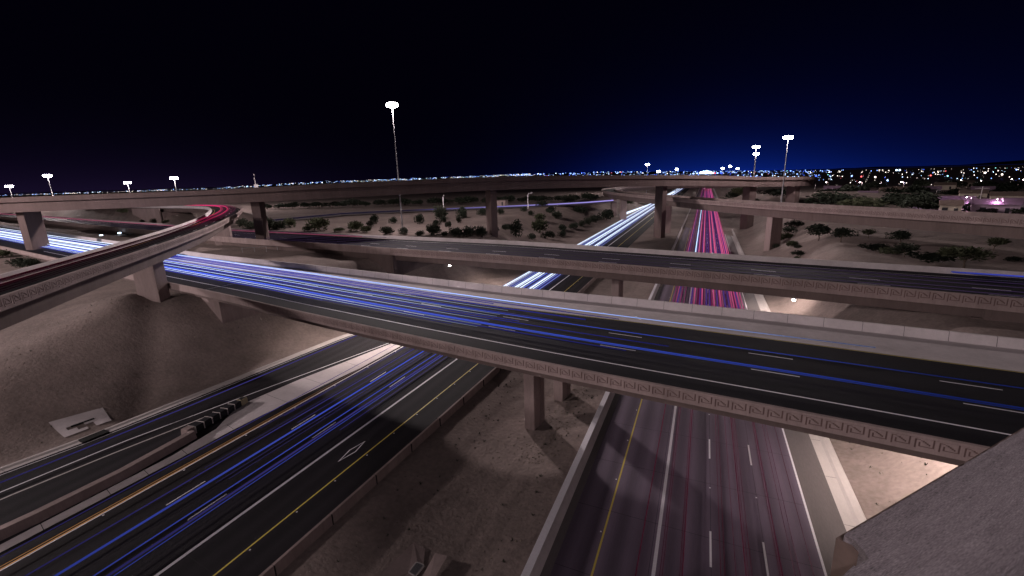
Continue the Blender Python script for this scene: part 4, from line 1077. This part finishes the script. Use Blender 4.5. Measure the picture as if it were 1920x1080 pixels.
MID = [(505, 432, 24, 1.3, 'dark shrub just right of the second flyover column'), (521, 431, 16, 2.0, 'low wide dark shrub beside the second flyover column'), (547, 427, 18, 1.2, 'round dark shrub left of the large pale green one'), (600, 434, 25, 1.5, 'large pale green feathery bush, biggest of the row'), (575, 434, 10, 1.8, 'low dark shrub at the left foot of the large pale bush'),
       (634, 435, 8, 2.5, 'low grey scrub right of the large pale bush'), (664, 435, 20, 1.3, 'spiky olive bush left in the middle row'), (684, 437, 13, 1.4, 'dark shrub tucked against the spiky olive bush'), (702, 420, 17, 1.0, 'dark shrub uphill, left of the mast'), (694, 426, 12, 1.0, 'small shrub touching the dark one left of the mast'),
       (738, 419, 12, 1.0, 'small round shrub just left of the mast'), (728, 440, 15, 1.6, 'dark shrub left of the mast foot by the road'), (758, 440, 13, 1.3, 'dark shrub right behind the mast foot'), (787, 420, 18, .8, 'narrow upright shrub right of the mast'), (786, 443, 10, 1.6, 'low shrub by the road right of the mast'),
       (828, 411, 24, 1.1, 'tall dark bush in front of the hooked lamp post'), (832, 417, 12, 1.0, 'small bush below the hooked lamp post'), (818, 423, 10, 1.3, 'low round shrub below the hooked lamp post'), (815, 441, 21, 1.3, 'big dark round shrub in the lower row'), (841, 428, 13, .9, 'small upright shrub mid slope'), (833, 443, 9, 1.5, 'low shrub beside the big dark round one'),
       (868, 410, 21, .9, 'dark upright bush right of the hooked lamp post'), (861, 418, 12, .8, 'small shrub left below the dark upright bush'), (857, 444, 17, 1.6, 'wide dark shrub, first of a joined pair'), (878, 444, 19, 1.2, 'round dark shrub, second of a joined pair'), (903, 443, 18, 1.4, 'round dark shrub left of the third flyover column'), (905, 404, 13, 1.2, 'dark shrub near the frontage road left of the third column'),
       (927, 438, 16, 1.2, 'dark shrub right of the third flyover column'), (940, 402, 11, 1.2, 'small dark shrub near the frontage road right of the third column'), (948, 432, 13, 1.2, 'grey shrub uphill right of the third column'), (955, 430, 11, 1.0, 'small grey shrub beside it at the end of the row'), (968, 445, 32, .75, 'tall narrow dark tree-like bush standing by itself'), (983, 397, 9, 1.2, 'round shrub on the frontage road verge'),
       (995, 404, 9, 1.2, 'small shrub down from the frontage verge'), (1012, 437, 26, 1.0, 'slim pale shrub in the middle of the bank'), (1012, 415, 15, 1.2, 'dark shrub above the slim pale one'), (1030, 400, 9, 1.3, 'dark shrub by the far lamp post with an arm'), (1045, 410, 14, 1.4, 'wide dark shrub on the upper bank'), (1033, 399, 12, 1.3, 'leafy shrub on the upper bank'), (1017, 387, 10, 1.7, 'dark tree beside the frontage road'),
       (998, 449, 11, 1.4, 'shrub in the lower bank row, first from the left'), (1027, 449, 16, 1.3, 'shrub in the lower bank row, second from the left'), (1055, 444, 11, 1.2, 'shrub in the lower bank row below the slanting line'), (1055, 433, 12, 1.3, 'first shrub of the slanting line on the bank'), (1075, 431, 14, 1.2, 'second shrub of the slanting line on the bank'), (1090, 425, 11, 1.2, 'third shrub of the slanting line on the bank'),
       (1103, 421, 12, 1.2, 'fourth shrub of the slanting line on the bank'), (1114, 417, 13, 1.2, 'fifth shrub of the slanting line on the bank'), (1122, 413, 9, 1.2, 'sixth shrub of the slanting line on the bank'), (1137, 412, 18, 1.2, 'last and largest shrub of the slanting line on the bank'), (1143, 405, 11, 1.2, 'shrub above the largest one on the bank'), (1087, 400, 13, 2.0, 'spreading tree on the upper bank'), (1065, 380, 14, 2.2, 'dark tree behind the frontage road')]
for px, py, h, wf, lab in MID:
    plant(px, py, h, wf=wf, label=lab, group=mid, var=1 if 'pale' in lab or 'olive' in lab else (2 if 'grey' in lab else random.choice([0, 3, 4])), z=9.3 if py < 446 else 5)
rg = 'trees and shrubs on the dry grass at right'
RG = [(1478, 443, 18, 1.6, True, 'small tree at the left end of the right bank'), (1488, 427, 14, 1.8, False, 'low shrub above the small tree on the right bank'), (1534, 452, 30, 1.7, True, 'wide round tree, left one of a pair on the right'), (1577, 454, 26, 1.6, True, 'wide round tree, right one of a pair on the right'), (1628, 447, 17, 1.5, True, 'small dark tree alone in the dry grass'),
      (1687, 458, 24, 1.8, True, 'dark tree left of the gap in the dry grass'), (1695, 482, 24, 2.2, True, 'flat topped tree in front of the dark one'), (1740, 492, 20, 3.2, False, 'wide dark thicket between the trees on the right'), (1808, 503, 40, 2.0, True, 'biggest tree on the right close behind the second bridge'), (1863, 470, 24, 1.5, True, 'lopsided dark tree at far right'),
      (1635, 470, 14, 3.0, False, 'low wide scrub in the dry grass'), (1665, 476, 12, 3.0, False, 'second low wide scrub right of the first'), (1462, 452, 16, 1.4, False, 'shrub against the loop ramp column'), (1483, 463, 12, 1.6, False, 'shrub below the small tree on the right bank'), (1478, 448, 10, 1.6, False, 'shrub halfway down the right bank'), (1500, 480, 10, 1.7, False, 'small round shrub at the foot of the right bank'),
      (1487, 478, 7, 1.5, False, 'tiny round shrub left of the one at the foot of the bank'), (1452, 465, 9, 1.6, False, 'shrub half hidden by the loop ramp column'), (1495, 466, 8, 1.6, False, 'small shrub on the bank edge'), (1493, 486, 6, 1.6, False, 'tiny shrub lowest on the right bank'), (1900, 490, 9, 3.0, False, 'dark scrub at the right edge of the view')]
for px, py, h, wf, tr_, lab in RG: plant(px, py, h, wf=wf, tree=tr_, label=lab, group=rg)
fg = 'shrubs beyond the top flyover'
FG = [(215, 397, 12, 2.0, 'olive bush on the pale slope at far left'), (230, 399, 8, 2.0, 'dark low shrub beside the olive bush at far left'), (285, 398, 10, 1.8, 'dark shrub on the pale slope above the pink road'), (300, 396, 10, 1.6, 'second dark shrub on the pale slope above the pink road'), (268, 418, 6, 2.0, 'small dark shrub by the pink road'), (293, 420, 10, 1.5, 'yellowish airy bush by the pink road'), (315, 421, 9, 1.7, 'dark bush right of the yellowish one'),
      (310, 406, 7, 1.5, 'small shrub below the ramp bank'), (325, 407, 8, 1.6, 'dark shrub left of the ramp abutment'), (85, 402, 5, 2.0, 'low shrub beyond the leftmost flyover column'), (470, 430, 16, 2.0, 'dark thicket left of the second flyover column'), (455, 424, 14, 1.6, 'dark bush behind the curve of the ramp'),
      (40, 497, 16, 1.9, 'black shrub at the foot of the leftmost flyover column'), (60, 500, 14, 2.2, 'second black shrub beside the leftmost flyover column'), (5, 483, 14, 2.2, 'black shrub cut by the left edge'),
      (1188, 352, 14, 2.2, 'dark tree inside the loop of the far ramp'), (1205, 353, 14, 2.0, 'second dark tree inside the loop of the far ramp'), (1182, 382, 10, 1.8, 'shrub between the loop ramp columns'), (1222, 354, 12, 1.6, 'olive bush at the right inside the loop of the far ramp'),
      (1355, 376, 6, 2.5, 'low shrub right of the freeway beyond the loop ramp'), (1375, 372, 12, 2.0, 'shrub on the pale bank right of the freeway'), (1392, 366, 14, 2.0, 'dark tree overhanging behind the fifth column'), (1440, 366, 12, 2.8, 'wide olive thicket between the far columns'), (1462, 368, 13, 2.4, 'wide dusty thicket left of the far column pair'), (1415, 381, 8, 2.5, 'low scrub above the loop ramp parapet'),
      (1560, 384, 22, 3.2, 'broad black thicket behind the loop ramp, left part'), (1605, 389, 18, 3.6, 'broad black thicket behind the loop ramp, right part')]
for px, py, h, wf, lab in FG: plant(px, py, h, wf=wf, label=lab, group=fg)
# dark brush line in the unlit land
for k in range(26):
    px = 500+k*24+random.uniform(-8, 8); py = lerp(392, 376, k/26)
    plant(px, py, random.uniform(9, 15), wf=2.0, dist=random.uniform(330, 420), label='dark brush in the unlit land beyond the frontage road', group='brush in the unlit land', var=0)
# ------------------------------------------------------------------ houses and their trees
HW = [mat('house wall pink', (.42, .30, .40), .9, 2, .08, 0), mat('house wall cream', (.45, .38, .32), .9, 2, .08, 0), mat('house wall grey', (.30, .27, .31), .9, 2, .08, 0)]
HR = [mat('roof tiles mauve', (.20, .13, .19), .9, 6, .15, 0), mat('roof tiles brown', (.16, .115, .10), .9, 6, .15, 0)]
WINL = emis('lit window', (1, .7, .45), 1.2, sample=False)
def hor0(px): return 334-.03*(px-960)
def house(px, py, dist, w, d, rz, k, label, hgt=2.9, lit=False):
    nd = 14250/(py-hor0(px)); w *= .5*nd/dist; d *= .75*nd/dist; hgt = 3.0; p = und(px, py, nd)
    t = empty('house', p, label, 'house', 'houses beyond the right bank', rz=math.radians(rz))
    q = MB(); q.box((0, 0, hgt/2-.6), (w, d, hgt+1.2))
    q.loft([[(-w/2, -d/2, hgt), (-w/2, d/2, hgt), (-w/2, 0, hgt+d*.22)], [(w/2, -d/2, hgt), (w/2, d/2, hgt), (w/2, 0, hgt+d*.22)]]); q.build('wall', HW[k % 3], t)
    q = MB(); rh = d*.22
    for s in (-1, 1): q.loft([[(-w/2-.4, s*(d/2+.5), hgt-.1), (-w/2-.4, 0, hgt+rh+.1), (-w/2-.4, 0, hgt+rh+.32), (-w/2-.4, s*(d/2+.5), hgt+.12)], [(w/2+.4, s*(d/2+.5), hgt-.1), (w/2+.4, 0, hgt+rh+.1), (w/2+.4, 0, hgt+rh+.32), (w/2+.4, s*(d/2+.5), hgt+.12)]])
    q.build('roof', HR[k % 2], t)
    n = max(2, int(w/4))
    for i in range(n):
        x = -w/2+w*(i+.5)/n; q = MB()
        if i == n//2: q.box((x, -d/2-.03, 1.0), (1.0, .08, 2.0)); q.build('door', DARK, t)
        else: q.box((x, -d/2-.03, 1.6), (1.5, .08, 1.1)); q.build('window', WINL if (lit and i == 0) else DARK, t)
    return t
HS = [(1780, 400, 185, 13, 9, -20, 1, 'cream gabled house with a small dark window, front row'), (1792, 391, 205, 22, 10, -22, 0, 'long pink house with a lit strip of wall, behind the gabled one'), (1862, 400, 190, 28, 11, -20, 0, 'longest pink house with a bright eave, front row'), (1738, 389, 215, 14, 9, -22, 2, 'small mauve house left of the pink ones'),
      (1905, 396, 200, 18, 10, -20, 2, 'grey house cut by the right edge'), (1625, 375, 260, 17, 9, -15, 2, 'violet grey house with a pale garage at the left of the rows'), (1822, 374, 255, 22, 9, -18, 1, 'pale flat fronted house in the second row'), (1560, 362, 330, 20, 10, -15, 2, 'long grey house beyond the end of the flyover'), (1658, 367, 300, 12, 9, -15, 1, 'brightly lit peach house behind the left trees'),
      (1690, 364, 310, 18, 9, -16, 1, 'pale house with a lit porch right of the peach one'), (1745, 364, 310, 18, 9, -16, 2, 'low grey house behind the lamp poles'), (1595, 361, 340, 12, 9, -14, 1, 'small house with a lit front near the left trees'), (1770, 355, 380, 26, 10, -16, 1, 'long pale roofed house in the third row'), (1840, 366, 290, 20, 10, -18, 2, 'grey roofed house behind the tall pole'), (1810, 350, 420, 20, 10, -16, 1, 'far pale house under a street lamp'), (1885, 380, 240, 24, 10, -20, 1, 'long cream house with a bright gable behind the right pink one')]
for i, h in enumerate(HS): house(*h, lit=(i in (1, 8)))
SLAMP = emis('street lamp lens', (1, .88, .92), 45, sample=False)
def slamp(px, py, dist, zb, power, col, label, r=.35):
    p = und(px, py, dist); t = empty('street_lamp', (p.x, p.y, zb), label, 'street lamp', 'street lamps among the houses'); h = p.z-zb  # also makes the added low lamps by the houses
    q = MB(); q.tube([(1.5, 0, 0), (1.5, 0, h*.95), (1.2, 0, h+.2), (0, 0, h+.3)], .11, 6); q.build('pole', CONCL, t)
    q = MB(); q.ball((0, 0, h), r, 8, 5, sz=.6); q.build('lamp', SLAMP, t, smooth=True)
    if power: pointlight('lamp_light', (0, 0, h-.6), power, col, .3, t)
pk = (1, .55, .95)
for a in [(1612, 342, 330, 9, 1200, (1, .8, .8), 'street lamp with rays left of the peach house'), (1690, 341, 320, 9, 1500, (1, .75, .8), 'street lamp above the pale porch house'), (1774, 343, 330, 9, 1500, (1, .8, .75), 'bright street lamp in the middle of the houses'), (1802, 338, 400, 9, 900, (1, .8, .75), 'street lamp right of the bright middle one'), (1840, 339, 450, 9, 0, pk, 'small street lamp far behind the tall pole'), (1919, 337, 380, 9, 900, (1, .8, .8), 'street lamp at the right edge'),
          (1897, 336, 450, 9, 0, pk, 'small street lamp left of the one at the right edge'), (1826, 340, 470, 9, 0, pk, 'second small lamp far behind the tall pole'), (1650, 343, 420, 9, 600, (1, .8, .7), 'small lamp over the left trees'), (1549, 342, 420, 9, 500, (1, .8, .7), 'small lamp beyond the end of the flyover'),
          (1812, 370, 166, 9, 900, pk, 'added low lamp lighting the long pink house', .12), (1870, 374, 150, 9, 800, pk, 'added low lamp lighting the longest pink house', .12), (1745, 374, 174, 9, 900, (.75, .55, 1), 'added low lamp by the small mauve house', .1), (1640, 364, 226, 9, 900, (.8, .6, 1), 'added low lamp by the violet grey house', .1), (1657, 357, 262, 9, 1500, (1, .6, .55), 'added low lamp at the peach house', .15)]: slamp(*a)  # the low lamps are added to light up the houses
# unlit utility poles
for px, y0, y1, dist, lab in ((1840, 350, 378, 215, 'tall utility pole with a cross arm among the houses'), (1746, 346, 358, 300, 'leaning pale pole left of the bright lamp'), (1757, 357, 371, 270, 'short pale pole below the bright lamp'), (1531, 345, 353, 330, 'thin pole beyond the end of the flyover'), (1633, 357, 366, 290, 'pale pole left of the peach house')):
    dist = 14250/(y1-hor0(px)); b_ = und(px-3, y1, dist); t_ = und(px, y0, dist); t = empty('utility_pole', b_, lab, 'utility pole'); h = t_.z-b_.z
    q = MB(); q.tube([(0, 0, -1), (0, 0, h)], .16, 6); q.build('pole', CONCL, t)
    if px == 1840: q = MB(); q.box((0, 0, h-.6), (4.6, .2, .2), math.radians(-25)); q.build('cross_arm', CONCL, t)
hg = 'dark trees among the houses'
for k, (px, py, h, dist) in enumerate([(1665, 388, 20, 230), (1690, 388, 26, 215), (1705, 392, 32, 205), (1722, 395, 30, 200), (1745, 394, 16, 205), (1763, 396, 18, 205), (1815, 399, 10, 185), (1828, 396, 17, 200), (1850, 402, 12, 185), (1905, 402, 14, 185), (1580, 370, 20, 300), (1592, 372, 24, 290), (1680, 372, 20, 270), (1775, 372, 16, 260), (1800, 368, 14, 280), (1545, 366, 12, 320), (1712, 366, 18, 290), (1860, 368, 14, 270), (1885, 362, 18, 300), (1905, 356, 16, 330), (1610, 362, 14, 330), (1640, 355, 14, 350), (1730, 352, 14, 380), (1792, 352, 14, 380), (1848, 354, 15, 360)]):
    plant(px, py, h, wf=1.9, dist=dist, tree=False, var=0, label='round dark tree standing between the houses', group=hg, cat='tree')
# boundary wall between right-hand bank and houses
bw = MB(); wp = [und(1705, 398, 180), und(1800, 402, 172), und(1930, 407, 160), und(2050, 411, 150)]
for a, b in zip(wp[:-1], wp[1:]): bw.obox(a-Vector((0, 0, 1)), b-a, (0, .3, 0), (0, 0, 2.0))
tag(bw.build('boundary_wall', GIRD), 'low dark boundary wall in front of the houses', 'wall')
# ------------------------------------------------------------------ city lights to the horizon
rnd = random.Random(3)
cols = [((.25, .42, 1.0), 5), ((1, .85, .75), 5), ((.5, .7, 1), 6), ((1, .12, .12), 4), ((.3, .9, .85), 3), ((.06, .13, 1.0), 3)]
CM = [emis('city light %d' % i, c, s, sample=False) for i, (c, s) in enumerate(cols)]
q = MB()
def hor(px): return 334-.03*(px-960)
SK = [(-200, 368), (0, 365), (380, 352.5), (600, 340), (800, 333), (960, 326.5), (1120, 322), (1320, 320.5), (1520, 318.5), (1640, 318), (1800, 315), (1950, 311), (2200, 305)]
def skyl(px):
    for a, b in zip(SK[:-1], SK[1:]):
        if px <= b[0]: return lerp(a[1], b[1], (px-a[0])/(b[0]-a[0]))
    return SK[-1][1]
def cl(px, py, m, rpx):
    z = 5.0; d_ = ray(px, py); t = (z-CZ)/d_.z if d_.z < -1e-3 else 1e9
    if t*FPX > 8800: p = und(px, py, 8800); Z = 8800.
    else: p = Vector((d_.x*t, d_.y*t, z)); Z = FPX*t
    if Z > 9500: k = 9500/Z; p = Vector((p.x*k, p.y*k, CZ+(p.z-CZ)*k)); Z = 9500
    r = rpx*Z/FPX; q.ball(p, r, 5, 3, m)
for k in range(1500):
    px = rnd.uniform(960, 1945)
    a = rnd.random()**1.8
    dens = 1.0 if px < 1560 else .35
    if rnd.random() > dens: continue
    py = skyl(px)+.5+a*(19 if px < 1560 else 30)
    blue = px < 1560
    m = rnd.choices([0, 1, 2, 3, 4, 5], [5, 1.5, 3, .15, .1, 3] if blue else [1.2, 5, 1.2, .25, .2, .4])[0]
    cl(px, py, m, rnd.choice([.18, .25, .33, .6]) if not blue else rnd.choice([.22, .3, .4, .65]))
for k in range(560):
    px = rnd.uniform(380, 1000); u_ = (px-380)/620
    if rnd.random() > .35+u_: continue
    py = hor(px)+rnd.uniform(.4, 3.0); py = skyl(px)+rnd.uniform(.3, 3.5); cl(px, py, rnd.choices([0, 1, 2, 5], [3, 3, 3, 1])[0], rnd.choice([.25, .35, .45]))
for k in range(170):
    px = rnd.uniform(-20, 380); cl(px, skyl(px)+rnd.uniform(.4, 2.5), rnd.choices([0, 1, 2], [1, 2, 1])[0], rnd.choice([.2, .3, .4]))
for px, py, m, r in ((908, 332.5, 2, 1), (1314, 324.5, 2, 3.0), (1319, 324, 2, 4.0), (1325, 323.6, 2, 4.6), (1331, 324.2, 2, 3.6), (1336, 325, 1, 2.2), (1300, 326, 0, 2.0), (1307, 325.4, 0, 1.8), (1345, 325, 0, 1.8), (1352, 324.6, 5, 2.4), (1340, 325, 3, 1.6), (1597, 330, 0, 1.3), (1641, 332, 1, 1.6), (1664, 338, 2, 1.2), (1615, 331, 3, 1.3), (1745, 329, 3, 1.2), (1530, 330, 5, 1.8), (1681, 319, 2, 1.6), (1687, 319, 2, 1.6), (1906, 318, 0, 1.2), (1847, 324, 1, 1.7), (1879, 327, 1, 1.5), (1777, 330, 4, 1.2), (1917, 351, 4, 1.8), (1875, 355, 1, 1.4), (1886, 357, 1, 1.6), (1770, 344, 2, 1.2)):
    cl(px, py, m, r)
tag(q.build('city_lights', CM), 'countless tiny white, blue and red lights of the city out to the horizon', 'city lights', kind='stuff')
# distant mountain behind the right edge
q = MB(); HX = list(range(-200, 2400, 20)); base = [und(x, hor(x)+2, 9000) for x in HX]
tops = [und(x, min(skyl(x)+1.0, hor(x)+.5)-6*max(0, 1-abs(x-1925)/110)-1.5*max(0, 1-abs(x-1655)/40)-random.uniform(0, .8), 9300) for x in HX]
MT = mat('mountain', (.02, .02, .03), 1, .001, .1, 0)
for i in range(len(base)-1): q.quad(base[i], base[i+1], tops[i+1], tops[i]); q.quad(tops[i], tops[i+1], base[i+1]*1.15, base[i]*1.15)
tag(q.build('hills', MT), kind='structure')
